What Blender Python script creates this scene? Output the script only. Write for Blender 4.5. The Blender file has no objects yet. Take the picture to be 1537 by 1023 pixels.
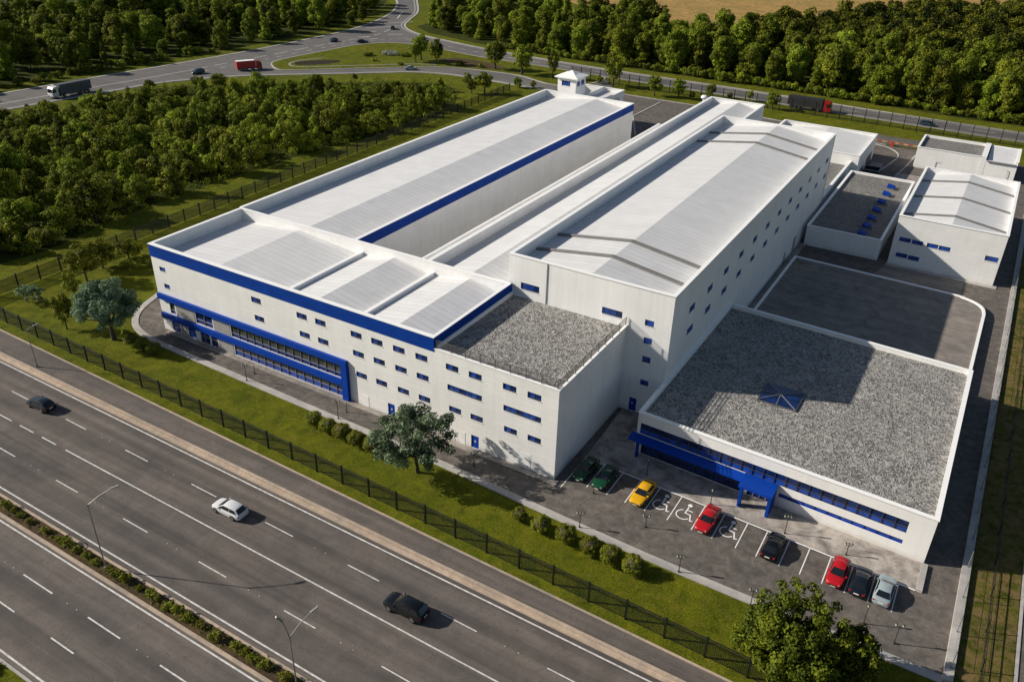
import bpy, bmesh, math, random
import numpy as np
from mathutils import Vector, Matrix
C = bpy.context.scene.collection
R_ = math.radians

# ---------------------------------------------------------------- camera, sky, sun, exposure
cam = bpy.data.cameras.new('camera'); camo = bpy.data.objects.new('camera', cam); C.objects.link(camo)
r = Vector((0.8580975, 0.5128926, 0.0246944)); u = Vector((-0.2710879, 0.4116525, 0.8700883)); f = Vector((-0.4360963, 0.7533149, -0.4922769))
camo.matrix_world = Matrix(((r.x, u.x, -f.x, 34.7845), (r.y, u.y, -f.y, -71.6142), (r.z, u.z, -f.z, 64.0), (0, 0, 0, 1)))
cam.sensor_fit = 'HORIZONTAL'; cam.sensor_width = 36; cam.lens = 29.475; cam.clip_end = 5000
bpy.context.scene.camera = camo

SUN = Vector((-1.66, -0.70, 1.0)).normalized()          # towards the sun
w = bpy.data.worlds.new('World'); bpy.context.scene.world = w; w.use_nodes = True
nt = w.node_tree; bg = nt.nodes['Background']; sky = nt.nodes.new('ShaderNodeTexSky'); sky.sky_type = 'NISHITA'
sky.sun_disc = False; sky.sun_elevation = math.asin(SUN.z); sky.sun_rotation = math.atan2(SUN.x, SUN.y) % (2 * math.pi)
nt.links.new(sky.outputs[0], bg.inputs[0]); bg.inputs[1].default_value = 0.062
sl = bpy.data.lights.new('sun', 'SUN'); sl.energy = 5.0; sl.angle = R_(0.5); sl.color = (1.0, 0.92, 0.80)
so = bpy.data.objects.new('sun', sl); C.objects.link(so); so.location = (-200, -80, 150)
so.rotation_euler = (-SUN).to_track_quat('-Z', 'Y').to_euler()
vs = bpy.context.scene.view_settings; vs.view_transform = 'Standard'; vs.look = 'None'; vs.gamma = 1; vs.use_curve_mapping = False; vs.exposure = 0.2

# ---------------------------------------------------------------- materials
class NT:
    def __init__(s, name):
        s.m = bpy.data.materials.new(name); s.m.use_nodes = True; s.t = s.m.node_tree; s.b = s.t.nodes['Principled BSDF']
    def n(s, typ, **k):
        x = s.t.nodes.new(typ)
        for a, b in k.items():
            if a.startswith('i_'):
                x.inputs[a[2:].replace('_', ' ')].default_value = b
            else: setattr(x, a, b)
        return x
    def l(s, a, b): s.t.links.new(a, b)
    def math(s, op, a, b=None, c=None):
        x = s.n('ShaderNodeMath', operation=op)
        for i, v in enumerate((a, b, c)):
            if v is None: continue
            if isinstance(v, (int, float)): x.inputs[i].default_value = v
            else: s.l(v, x.inputs[i])
        return x.outputs[0]
    def ramp(s, fac, stops):
        x = s.n('ShaderNodeValToRGB'); e = x.color_ramp.elements
        e[0].position, e[0].color = stops[0][0], (*stops[0][1], 1)
        e[1].position, e[1].color = stops[1][0], (*stops[1][1], 1)
        for p, c in stops[2:]:
            q = e.new(p); q.color = (*c, 1)
        s.l(fac, x.inputs[0]); return x.outputs[0]
    def mix(s, fac, a, b, mode='MIX'):
        x = s.n('ShaderNodeMix', data_type='RGBA', blend_type=mode)
        if isinstance(fac, (int, float)): x.inputs[0].default_value = fac
        else: s.l(fac, x.inputs[0])
        for i, v in ((6, a), (7, b)):
            if isinstance(v, tuple): x.inputs[i].default_value = (*v, 1)
            else: s.l(v, x.inputs[i])
        return x.outputs[2]
    def obj(s): return s.n('ShaderNodeTexCoord').outputs['Object']
    def pos(s): return s.n('ShaderNodeNewGeometry').outputs['Position']
    def noise(s, vec, scale, detail=4, rough=.55, dist=0):
        x = s.n('ShaderNodeTexNoise'); x.inputs['Scale'].default_value = scale; x.inputs['Detail'].default_value = detail
        x.inputs['Roughness'].default_value = rough; x.inputs['Distortion'].default_value = dist; s.l(vec, x.inputs['Vector']); return x.outputs[0]
    def bump(s, h, strength=.3, dist=.05):
        x = s.n('ShaderNodeBump'); x.inputs['Strength'].default_value = strength; x.inputs['Distance'].default_value = dist
        s.l(h, x.inputs['Height']); s.l(x.outputs[0], s.b.inputs['Normal'])
    def col(s, c):
        if isinstance(c, tuple): s.b.inputs['Base Color'].default_value = (*c, 1)
        else: s.l(c, s.b.inputs['Base Color'])
    def set(s, rough=.6, metal=0, spec=.5, coat=0):
        s.b.inputs['Roughness'].default_value = rough; s.b.inputs['Metallic'].default_value = metal
        s.b.inputs['Specular IOR Level'].default_value = spec; s.b.inputs['Coat Weight'].default_value = coat; return s.m

def plain(name, c, rough=.5, metal=0, spec=.5, coat=0, var=.12, scale=1.5):
    t = NT(name); n = t.noise(t.pos(), scale, 3)
    a = tuple(max(0, v * (1 - var)) for v in c); b = tuple(v * (1 + var) for v in c)
    t.col(t.ramp(n, [(.3, a), (.7, b)])); return t.set(rough, metal, spec, coat)

def mat_wall(name, base, bw, bh, joint=.86, ribs=0):
    t = NT(name); p = t.pos(); g = t.n('ShaderNodeNewGeometry')
    sx = t.n('ShaderNodeSeparateXYZ'); t.l(p, sx.inputs[0]); sn = t.n('ShaderNodeSeparateXYZ'); t.l(g.outputs['True Normal'], sn.inputs[0])
    isx = t.math('GREATER_THAN', t.math('ABSOLUTE', sn.outputs[0]), .6)
    uu = t.math('ADD', t.math('MULTIPLY', sx.outputs[0], t.math('SUBTRACT', 1.0, isx)), t.math('MULTIPLY', sx.outputs[1], isx))
    cv = t.n('ShaderNodeCombineXYZ'); t.l(uu, cv.inputs[0]); t.l(sx.outputs[2], cv.inputs[1])
    br = t.n('ShaderNodeTexBrick'); br.offset = .5 if not ribs else 0; br.inputs['Scale'].default_value = 1
    br.inputs['Brick Width'].default_value = bw; br.inputs['Row Height'].default_value = bh; br.inputs['Mortar Size'].default_value = .016
    br.inputs['Mortar Smooth'].default_value = .4
    br.inputs['Color1'].default_value = (1, 1, 1, 1); br.inputs['Color2'].default_value = (.955, .96, .97, 1); br.inputs['Mortar'].default_value = (joint, joint, joint, 1)
    t.l(cv.outputs[0], br.inputs['Vector'])
    # long vertical weather streaks and soft blotches
    mp = t.n('ShaderNodeMapping'); mp.inputs['Scale'].default_value = (1.1, .09, 1); t.l(cv.outputs[0], mp.inputs[0])
    st = t.noise(mp.outputs[0], 1.0, 5, .6); bl = t.noise(p, .22, 4)
    c = t.mix(1.0, br.outputs[0], t.ramp(st, [(.3, (.945, .94, .93)), (.55, (1, 1, 1))]), 'MULTIPLY')
    c = t.mix(1.0, c, t.ramp(bl, [(.3, (.93, .93, .925)), (.6, (1, 1, 1))]), 'MULTIPLY')
    gz = t.math('SUBTRACT', 1.0, t.math('MINIMUM', 1.0, t.math('DIVIDE', sx.outputs[2], t.math('ADD', .15, t.math('MULTIPLY', t.noise(p, .9, 4), 1.3)))))
    c = t.mix(t.math('MULTIPLY', t.math('MAXIMUM', gz, 0.0), .55), c, (.55, .52, .48))
    c = t.mix(1.0, c, base, 'MULTIPLY'); t.col(c)
    t.bump(br.outputs['Fac'], .25, -.02); return t.set(.62, spec=.3)

def mat_roof(name, base, step=1.15):
    t = NT(name); p = t.pos(); s = t.n('ShaderNodeSeparateXYZ'); t.l(p, s.inputs[0])
    wob = t.math('MULTIPLY', t.noise(p, .12, 2), .5)
    y = t.math('ADD', t.math('ADD', s.outputs[1], t.math('MULTIPLY', s.outputs[0], .03)), wob)
    fr = t.math('FRACT', t.math('DIVIDE', y, step)); ln = t.math('LESS_THAN', fr, .075)
    k = t.math('FLOOR', t.math('DIVIDE', y, step)); wn = t.n('ShaderNodeTexWhiteNoise', noise_dimensions='1D'); t.l(k, wn.inputs['W'])
    n1 = t.noise(p, .35, 5, .6); mp = t.n('ShaderNodeMapping'); mp.inputs['Scale'].default_value = (.08, 1.6, 1); t.l(p, mp.inputs[0]); n2 = t.noise(mp.outputs[0], 1, 4)
    c = t.mix(1.0, t.ramp(n1, [(.3, (.90, .90, .91)), (.65, (1, 1, 1))]), t.ramp(n2, [(.35, (.965, .96, .955)), (.6, (1, 1, 1))]), 'MULTIPLY')
    c = t.mix(1.0, c, t.ramp(wn.outputs[0], [(0, (.95, .95, .95)), (1, (1, 1, 1))]), 'MULTIPLY')
    c = t.mix(t.math('MULTIPLY', ln, .8), c, (.62, .62, .635)); c = t.mix(1.0, c, base, 'MULTIPLY'); t.col(c)
    t.bump(fr, .12, .05); return t.set(.55, spec=.3)

def mat_gravel(name, dark, light, scale=1.9):
    t = NT(name); p = t.pos()
    n = t.noise(p, scale, 1, .4, 1.4); w1 = t.math('MINIMUM', t.math('MULTIPLY', t.math('ABSOLUTE', t.math('SUBTRACT', n, .5)), 9.0), 1.0)
    off = t.n('ShaderNodeVectorMath', operation='ADD'); t.l(p, off.inputs[0]); off.inputs[1].default_value = (31.7, 12.3, 5.1)
    n2 = t.noise(off.outputs[0], scale * 1.35, 1, .4, 1.6); w2 = t.math('MINIMUM', t.math('MULTIPLY', t.math('ABSOLUTE', t.math('SUBTRACT', n2, .5)), 9.0), 1.0)
    fine = t.noise(p, 6.0, 5, .7); big = t.noise(p, .2, 3)
    h = t.math('MINIMUM', w1, t.math('ADD', t.math('MULTIPLY', w2, .9), .1))
    h2 = t.math('ADD', t.math('MULTIPLY', h, .62), t.math('MULTIPLY', fine, .38))
    mid = tuple(a * .55 + b * .45 for a, b in zip(dark, light))
    c = t.ramp(h2, [(.16, light), (.86, dark), (.50, mid)])
    c = t.mix(1.0, c, t.ramp(big, [(.3, (.9, .9, .91)), (.7, (1.07, 1.06, 1.04))]), 'MULTIPLY')
    t.col(c); t.bump(h2, 1.0, -.14); return t.set(.9, spec=.2)

def mat_asphalt(name, base, crack=.5, patch=.25, scale=.5, tracks=0):
    t = NT(name); p = t.pos()
    a = t.noise(p, 9, 5, .75); b = t.noise(p, scale, 5, .6, .6); c0 = t.noise(p, scale * .22, 3)
    mp = t.n('ShaderNodeMapping'); mp.inputs['Scale'].default_value = (.05, 1.1, 1); t.l(p, mp.inputs[0]); sk = t.noise(mp.outputs[0], .7, 4)
    n = t.noise(p, scale * 1.3, 3, .55, 2.2); vein = t.math('LESS_THAN', t.math('ABSOLUTE', t.math('SUBTRACT', n, .5)), .008)
    c = t.ramp(a, [(.3, tuple(v * .8 for v in base)), (.7, tuple(v * 1.2 for v in base))])
    c = t.mix(1.0, c, t.ramp(b, [(.3, (1 - patch,) * 3), (.7, (1 + patch,) * 3)]), 'MULTIPLY')
    c = t.mix(1.0, c, t.ramp(sk, [(.35, (.88, .88, .89)), (.65, (1.1, 1.09, 1.07))]), 'MULTIPLY')
    c = t.mix(1.0, c, t.ramp(c0, [(.3, (.85, .86, .88)), (.7, (1.12, 1.1, 1.06))]), 'MULTIPLY')
    if tracks:
        m2 = t.n('ShaderNodeMapping'); m2.inputs['Scale'].default_value = (.012, .62, 1); t.l(p, m2.inputs[0]); tk = t.noise(m2.outputs[0], 1., 3, .5)
        c = t.mix(1.0, c, t.ramp(tk, [(.36, (.76, .76, .77)), (.62, (1.22, 1.19, 1.16))]), 'MULTIPLY')
        m3 = t.n('ShaderNodeMapping'); m3.inputs['Scale'].default_value = (.035, .3, 1); t.l(p, m3.inputs[0]); pt = t.n('ShaderNodeTexVoronoi', distance='CHEBYCHEV'); t.l(m3.outputs[0], pt.inputs['Vector']); pt.inputs['Scale'].default_value = 1
        sp = t.n('ShaderNodeSeparateColor'); t.l(pt.outputs['Color'], sp.inputs[0]); c = t.mix(1.0, c, t.ramp(sp.outputs[0], [(.0, (.93, .93, .93)), (1, (1.06, 1.055, 1.05))]), 'MULTIPLY')
    c = t.mix(t.math('MULTIPLY', vein, crack), c, tuple(v * .55 for v in base)); t.col(c)
    t.bump(a, .3, .02); return t.set(.86, spec=.25)

def mat_grass(name, lo, hi, dry, dryamt=.35, d0=.5, d1=.72):
    t = NT(name); p = t.pos()
    a = t.noise(p, 4.2, 7, .82); b = t.noise(p, .45, 5, .65, .8); c0 = t.noise(p, .07, 4, .6)
    c = t.ramp(a, [(.34, lo), (.64, hi)])
    c = t.mix(1.0, c, t.ramp(b, [(.32, (.55, .63, .55)), (.68, (1.28, 1.22, 1.1))]), 'MULTIPLY')
    d = t.math('MULTIPLY', t.ramp(t.noise(p, .8, 6, .7, .5), [(d0, (0, 0, 0)), (d1, (1, 1, 1))]), dryamt)
    c = t.mix(d, c, dry); c = t.mix(1.0, c, t.ramp(c0, [(.3, (.75, .82, .8)), (.7, (1.15, 1.1, 1.0))]), 'MULTIPLY'); t.col(c)
    t.bump(t.math('ADD', a, b), .9, .16); return t.set(.95, spec=.1)

def mat_leaf(name, lo, hi, transl=.18, varh=.03, varv=.12):
    t = NT(name); at = t.n('ShaderNodeAttribute', attribute_name='tint'); oi = t.n('ShaderNodeObjectInfo')
    fa = t.math('ADD', t.math('MULTIPLY', at.outputs['Fac'], .75), t.math('MULTIPLY', oi.outputs['Random'], .3))
    c = t.ramp(fa, [(.1, lo), (.95, hi)])
    hs = t.n('ShaderNodeHueSaturation'); t.l(c, hs.inputs['Color'])
    t.l(t.math('ADD', .5 - varh * .25, t.math('MULTIPLY', oi.outputs['Random'], varh)), hs.inputs['Hue']); wr = t.n('ShaderNodeTexWhiteNoise', noise_dimensions='1D'); t.l(oi.outputs['Random'], wr.inputs['W']); t.l(t.math('ADD', 1.02 - varv / 2, t.math('MULTIPLY', wr.outputs[0], varv)), hs.inputs['Value'])
    t.l(hs.outputs[0], t.b.inputs['Base Color']); t.set(.7, spec=.12)
    tr = t.n('ShaderNodeBsdfTranslucent'); t.l(hs.outputs[0], tr.inputs[0]); ms = t.n('ShaderNodeMixShader'); ms.inputs[0].default_value = transl
    t.l(t.b.outputs[0], ms.inputs[1]); t.l(tr.outputs[0], ms.inputs[2]); out = t.t.nodes['Material Output']; t.l(ms.outputs[0], out.inputs[0]); return t.m

M = {}
M['wall'] = mat_wall('white_panel', (.85, .845, .83), 3.6, .82, .84)
M['rib'] = mat_wall('white_ribbed_panel', (.85, .85, .845), .9, 6.2, .87, 1)
M['coping'] = plain('white_coping', (.9, .9, .89), .5, var=.03)
M['roof'] = mat_roof('white_roof_sheet', (.715, .718, .72))
M['beamgrey'] = plain('grey_roof_gutter', (.19, .185, .18), .75)
M['gutter_top'] = plain('pale_grey_metal', (.5, .5, .49), .5)
M['blue'] = plain('blue_cladding', (.002, .040, .265), .6, 0, .12, var=.14, scale=.6)
M['bluelip'] = plain('bright_blue_trim', (.002, .044, .32), .55, 0, .15, var=.06)
def mat_glass(name, c1, c2, rough):
    t = NT(name); n = t.noise(t.pos(), .9, 2); t.col(t.ramp(n, [(.4, c1), (.6, c2)])); return t.set(rough, spec=.8)
M['glass'] = mat_glass('blue_tinted_glass', (.009, .042, .25), (.016, .075, .40), .16)
M['darkglass'] = mat_glass('dark_blue_glass', (.004, .013, .06), (.006, .026, .13), .22)
M['greyglass'] = mat_glass('grey_green_glass', (.028, .033, .032), (.065, .072, .068), .14)
M['frame'] = plain('dark_window_frame', (.05, .055, .075), .5)
M['mullion'] = plain('pale_violet_mullion', (.20, .21, .30), .5)
M['sill'] = plain('white_sill', (.8, .8, .79), .6, var=.03)
M['greypanel'] = plain('grey_panel', (.30, .295, .29), .7)
M['gravel'] = mat_gravel('grey_roof_gravel', (.115, .113, .109), (.46, .447, .425), 1.15)
M['gravel2'] = mat_gravel('fine_grey_gravel', (.10, .10, .10), (.36, .35, .33), 1.7)
M['rail'] = plain('grey_steel_rail', (.20, .19, .18), .5, .6)
M['galv'] = plain('galvanised_steel', (.28, .28, .27), .5, .5)
M['asphalt_road'] = mat_asphalt('motorway_asphalt', (.120, .107, .099), .6, .14, tracks=1)
M['asphalt_site'] = mat_asphalt('site_asphalt', (.130, .117, .106), .9, .36, .9)
M['asphalt_yard'] = mat_asphalt('yard_asphalt', (.235, .212, .19), .35, .25, .5)
M['asphalt_back'] = mat_asphalt('back_road_asphalt', (.14, .135, .132), .2, .1, .2)
M['concrete'] = mat_asphalt('pale_concrete', (.30, .275, .25), .5, .3, .7)
M['kerb'] = mat_asphalt('kerb_stone', (.40, .385, .37), .3, .12, .9)
M['beigekerb'] = mat_asphalt('beige_kerb', (.42, .34, .27), .5, .18, 1.2)
M['plaza'] = mat_asphalt('forecourt_paving', (.33, .30, .275), .7, .55, .5)
M['paint'] = plain('road_paint', (.57, .56, .54), .8, var=.28, scale=2.2)
M['bay_paint'] = plain('bay_paint', (.80, .80, .79), .7, var=.08, scale=3.)
M['ypaint'] = plain('yellow_paint', (.65, .38, .03), .6)
M['rpaint'] = plain('red_paint', (.50, .03, .025), .5)
M['grass'] = mat_grass('lawn_grass', (.040, .052, .003), (.178, .192, .010), (.20, .145, .035), .4)
M['roughgrass'] = mat_grass('rough_grass', (.030, .042, .006), (.120, .130, .014), (.20, .135, .065), .85, .40, .60)
M['forestfloor'] = mat_grass('woodland_floor', (.016, .024, .004), (.065, .078, .009), (.08, .06, .02), .4)
M['soil'] = mat_grass('bare_soil', (.05, .033, .021), (.13, .09, .06), (.05, .05, .02), .5)
M['darksoil'] = mat_grass('dark_soil', (.02, .016, .013), (.06, .05, .042), (.05, .05, .02), .2)
M['field'] = mat_grass('stubble_field', (.30, .19, .075), (.46, .30, .13), (.36, .21, .08), .3)
M['fence'] = plain('black_fence_steel', (.012, .014, .014), .5, .3)
M['bark'] = plain('bark', (.06, .045, .033), .9, var=.4, scale=4)
M['leaf_blue'] = mat_leaf('blue_grey_leaves', (.052, .088, .052), (.24, .33, .20))
M['leaf_dark'] = mat_leaf('grey_green_leaves', (.045, .072, .040), (.28, .38, .20))
M['leaf_big'] = mat_leaf('deep_green_leaves', (.014, .029, .004), (.18, .205, .013))
M['leaf_wood'] = mat_leaf('woodland_leaves', (.014, .028, .004), (.34, .37, .028), .22, .03, .6)
M['leaf_forest'] = mat_leaf('forest_leaves', (.012, .025, .004), (.32, .35, .026), .21, .035, .6)
M['leaf_hedge'] = mat_leaf('hedge_leaves', (.045, .058, .005), (.27, .27, .022))
M['leaf_white'] = mat_leaf('white_blossom', (.20, .22, .16), (.55, .56, .46))
M['rubber'] = plain('tyre_rubber', (.015, .015, .015), .8)
M['rim'] = plain('alloy_rim', (.35, .35, .36), .35, .8)
M['carglass'] = plain('car_glass', (.010, .012, .015), .06, spec=.9)
M['black'] = plain('black_plastic', (.015, .015, .016), .5)
M['headl'] = plain('headlight_lens', (.42, .44, .46), .15, spec=.8)
M['taill'] = plain('tail_light_lens', (.42, .012, .010), .2, spec=.8)
M['plate'] = plain('number_plate', (.75, .75, .72), .5)
for nme, c in dict(white=(.62, .63, .65), black=(.005, .0055, .007), navy=(.008, .012, .022), green=(.006, .055, .022), yellow=(.68, .36, .005), red=(.42, .010, .014), silver=(.30, .36, .39), slate=(.03, .045, .055), teal=(.02, .06, .08)).items():
    M['car_' + nme] = plain('car_paint_' + nme, c, .22, .0, .35, .5, var=.03)
M['trailer_grey'] = plain('grey_tarpaulin', (.085, .092, .098), .6)
M['trailer_black'] = plain('black_tarpaulin', (.018, .018, .02), .6)
M['trailer_red'] = plain('red_tarpaulin', (.42, .025, .025), .5)
M['globe'] = plain('lamp_globe', (.36, .37, .27), .35)
M['iron'] = plain('dark_iron', (.06, .055, .045), .6, .3)

# ---------------------------------------------------------------- mesh helpers
ORG = {}
class MB:
    def __init__(s): s.v = []; s.f = []; s.m = []
    def poly(s, pts, mi=0):
        n = len(s.v); s.v += [tuple(p) for p in pts]; s.f.append(tuple(range(n, n + len(pts)))); s.m.append(mi); return s
    def box(s, x0, x1, y0, y1, z0, z1, mi=0):
        n = len(s.v); s.v += [(x, y, z) for z in (z0, z1) for y in (y0, y1) for x in (x0, x1)]
        for q in ((0, 2, 3, 1), (4, 5, 7, 6), (0, 1, 5, 4), (2, 6, 7, 3), (0, 4, 6, 2), (1, 3, 7, 5)):
            s.f.append(tuple(n + i for i in q)); s.m.append(mi)
        return s
    def prism(s, xy, z0, z1, mi=0, side=None):
        a = sum(xy[i][0] * xy[(i + 1) % len(xy)][1] - xy[(i + 1) % len(xy)][0] * xy[i][1] for i in range(len(xy)))
        if a < 0: xy = xy[::-1]
        k = len(xy); n = len(s.v); s.v += [(x, y, z0) for x, y in xy] + [(x, y, z1) for x, y in xy]
        s.f.append(tuple(range(n + k, n + 2 * k))); s.m.append(mi)
        s.f.append(tuple(range(n + k - 1, n - 1, -1))); s.m.append(mi)
        for i in range(k):
            j = (i + 1) % k; s.f.append((n + i, n + j, n + k + j, n + k + i)); s.m.append(mi if side is None else side)
        return s
    def bar(s, p0, p1, wd, ht, mi=0):
        p0, p1 = Vector(p0), Vector(p1); d = (p1 - p0).normalized(); up = Vector((0, 0, 1)) if abs(d.z) < .95 else Vector((1, 0, 0))
        a = d.cross(up).normalized() * wd / 2; b = a.cross(d).normalized() * ht / 2; n = len(s.v)
        for p in (p0, p1): s.v += [tuple(p + i * a + j * b) for i, j in ((-1, -1), (1, -1), (1, 1), (-1, 1))]
        for q in ((3, 2, 1, 0), (4, 5, 6, 7), (0, 1, 5, 4), (1, 2, 6, 5), (2, 3, 7, 6), (3, 0, 4, 7)): s.f.append(tuple(n + i for i in q)); s.m.append(mi)
        return s
    def tube(s, pts, rad, k=8, mi=0, cap=True):
        pts = [Vector(p) for p in pts]; rad = rad if isinstance(rad, (list, tuple)) else [rad] * len(pts); rings = []
        for i, p in enumerate(pts):
            d = (pts[min(i + 1, len(pts) - 1)] - pts[max(i - 1, 0)]).normalized(); up = Vector((0, 0, 1)) if abs(d.z) < .9 else Vector((1, 0, 0))
            a = d.cross(up).normalized(); b = d.cross(a).normalized()
            rings.append([tuple(p + rad[i] * (math.cos(t) * a + math.sin(t) * b)) for t in [2 * math.pi * j / k for j in range(k)]])
        return s.loft(rings, mi, cap)
    def loft(s, rings, mi=0, cap=True):
        n = len(s.v); k = len(rings[0])
        for g in rings: s.v += [tuple(p) for p in g]
        for i in range(len(rings) - 1):
            for j in range(k):
                a, b = n + i * k + j, n + i * k + (j + 1) % k; s.f.append((a, b, b + k, a + k)); s.m.append(mi)
        if cap:
            s.f.append(tuple(range(n + k - 1, n - 1, -1))); s.m.append(mi); s.f.append(tuple(range(n + (len(rings) - 1) * k, n + len(rings) * k))); s.m.append(mi)
        return s
    def sphere(s, c, rx, rz=None, k=10, mi=0):
        rz = rz or rx; h = k // 2 + 1
        rings = [[(c[0] + rx * math.sin(math.pi * i / h) * math.cos(2 * math.pi * j / k), c[1] + rx * math.sin(math.pi * i / h) * math.sin(2 * math.pi * j / k), c[2] - rz * math.cos(math.pi * i / h)) for j in range(k)] for i in range(1, h)]
        return s.loft(rings, mi)
    def wall(s, P, u0, u1, z0, z1, holes, depth, mi=0):
        """front face with rectangular openings; P(u,z,d) gives the point, d metres behind the face"""
        us = sorted({u0, u1, *[h[0] for h in holes], *[h[1] for h in holes]}); zs = sorted({z0, z1, *[h[2] for h in holes], *[h[3] for h in holes]})
        for i in range(len(us) - 1):
            for j in range(len(zs) - 1):
                cu, cz = (us[i] + us[i + 1]) / 2, (zs[j] + zs[j + 1]) / 2
                if any(h[0] < cu < h[1] and h[2] < cz < h[3] for h in holes): continue
                s.poly([P(us[i], zs[j], 0), P(us[i + 1], zs[j], 0), P(us[i + 1], zs[j + 1], 0), P(us[i], zs[j + 1], 0)], mi)
        for a, b, c, d in holes:
            for q in (((a, c), (a, d)), ((b, d), (b, c)), ((a, d), (b, d)), ((b, c), (a, c))):
                (ua, za), (ub, zb) = q; s.poly([P(ua, za, 0), P(ua, za, depth), P(ub, zb, depth), P(ub, zb, 0)], mi)
        return s
    def build(s, name, mats, parent=None, org=None, smooth=False, bevel=0):
        if org is None: org = ORG.get(parent.name, (0, 0, 0)) if parent is not None else (0, 0, 0)
        mats = mats if isinstance(mats, (list, tuple)) else [mats]
        me = bpy.data.meshes.new(name); me.from_pydata([(x - org[0], y - org[1], z - org[2]) for x, y, z in s.v], [], s.f)
        for q in mats: me.materials.append(M[q] if isinstance(q, str) else q)
        if len(mats) > 1: me.polygons.foreach_set('material_index', s.m)
        if bevel or smooth:
            bm = bmesh.new(); bm.from_mesh(me); bmesh.ops.remove_doubles(bm, verts=bm.verts, dist=1e-4); bmesh.ops.recalc_face_normals(bm, faces=bm.faces)
            if bevel: bmesh.ops.bevel(bm, geom=list(bm.edges), offset=bevel, segments=2, affect='EDGES', clamp_overlap=True)
            bm.to_mesh(me); bm.free()
        if smooth:
            me.shade_smooth()
            try: me.set_sharp_from_angle(angle=R_(38))
            except Exception: pass
        o = bpy.data.objects.new(name, me); C.objects.link(o)
        ORG[o.name] = org
        if parent is not None: o.parent = parent
        else: o.location = org
        return o

def root(name, label, cat, loc=(0, 0, 0), rz=0, group=None):
    o = bpy.data.objects.new(name, None); C.objects.link(o); o.location = loc; o.rotation_euler = (0, 0, rz); o.empty_display_size = .5; ORG[o.name] = tuple(loc)
    return tag(o, label, cat, group)
def tag(o, label, cat, group=None):
    o['label'] = label; o['category'] = cat
    if group: o['group'] = group
    return o
def struct(o): o['kind'] = 'structure'; return o
def stuff(o): o['kind'] = 'stuff'; return o
def copy_tree(o, parent=None):
    c = o.copy(); C.objects.link(c)
    if parent is not None: c.parent = parent
    for ch in list(o.children): copy_tree(ch, c)
    return c
def ordinal(i): return ['first', 'second', 'third', 'fourth', 'fifth', 'sixth', 'seventh', 'eighth', 'ninth', 'tenth', 'eleventh', 'twelfth', 'thirteenth', 'fourteenth', 'fifteenth', 'sixteenth', 'seventeenth', 'eighteenth', 'nineteenth', 'twentieth', 'twenty-first', 'twenty-second', 'twenty-third', 'twenty-fourth', 'twenty-fifth', 'twenty-sixth', 'twenty-seventh', 'twenty-eighth'][i]

def offset_line(pts, d):
    out = []
    for i, p in enumerate(pts):
        a = Vector(pts[max(i - 1, 0)]); b = Vector(p); c = Vector(pts[min(i + 1, len(pts) - 1)])
        n1 = Vector((-(b - a).y, (b - a).x)) if i > 0 else None; n2 = Vector((-(c - b).y, (c - b).x)) if i < len(pts) - 1 else None
        n1 = n1.normalized() if n1 else n2.normalized(); n2 = n2.normalized() if n2 else n1
        m = (n1 + n2).normalized(); out.append(b + m * d / max(.4, m.dot(n1)))
    return out
def ribbon(mb, pts, wd, z0, z1, mi=0, closed=False):
    if closed: pts = list(pts) + [pts[0]]
    A = offset_line(pts, wd / 2); B = offset_line(pts, -wd / 2)
    rings = [[(b.x, b.y, z0), (a.x, a.y, z0), (a.x, a.y, z1), (b.x, b.y, z1)] for a, b in zip(A, B)]
    return mb.loft(rings, mi, True)
def flat_ribbon(mb, pts, wd, z, mi=0):
    A = offset_line(pts, wd / 2); B = offset_line(pts, -wd / 2)
    for i in range(len(pts) - 1): mb.poly([(B[i].x, B[i].y, z), (B[i + 1].x, B[i + 1].y, z), (A[i + 1].x, A[i + 1].y, z), (A[i].x, A[i].y, z)], mi)
    return mb
def smooth_line(pts, n=5):
    out = []; P = [Vector(p) for p in pts]
    for i in range(len(P) - 1):
        a, b, c, d = P[max(i - 1, 0)], P[i], P[i + 1], P[min(i + 2, len(P) - 1)]
        for k in range(n):
            t = k / n; out.append(tuple(.5 * ((2 * b) + (c - a) * t + (2 * a - 5 * b + 4 * c - d) * t * t + (3 * b - a - 3 * c + d) * t ** 3)))
    out.append(tuple(P[-1])); return out

# ================================================================ SETTING: ground, roads
struct(MB().poly([(-2500, -900, 0), (1500, -900, 0), (1500, 3500, 0), (-2500, 3500, 0)]).build('ground', 'grass'))
# woodland floors, field
WOOD = [(-206, 54), (-199, 78), (-198, 106), (-186, 119), (-166, 138), (-147, 155), (-130, 163), (-117, 151), (-110, 136), (-108.5, 112), (-112, 92), (-114.5, 72), (-115.5, 48), (-114.5, 24), (-112, 3), (-128, -16), (-185, 8), (-222, 40)]
struct(MB().prism(smooth_line(WOOD + WOOD[:1], 4)[:-1], -.4, .02).build('woodland_floor', 'forestfloor'))
NFOR = [(-206, 250), (-192, 240), (-165, 233), (-100, 226), (-40, 227), (20, 222), (80, 222), (140, 222), (140, 560), (-30, 430), (-60, 340), (-100, 290), (-130, 340), (-210, 290)]
struct(MB().prism(NFOR, -.4, .02).build('forest_floor', 'forestfloor'))
WFOR = [(-233, -20), (-239, 60), (-240, 100), (-234, 135), (-229, 165), (-229, 210), (-235, 240), (-252, 280), (-280, 330), (-460, 330), (-460, -20)]
struct(MB().prism(WFOR, -.4, .021).build('forest_ground', 'forestfloor'))
struct(MB().prism([(-150, 330), (-100, 285), (-62, 305), (-28, 358), (-5, 420), (60, 700), (-420, 700), (-420, 600)], -.3, .045).build('stubble_field', 'field'))

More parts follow.
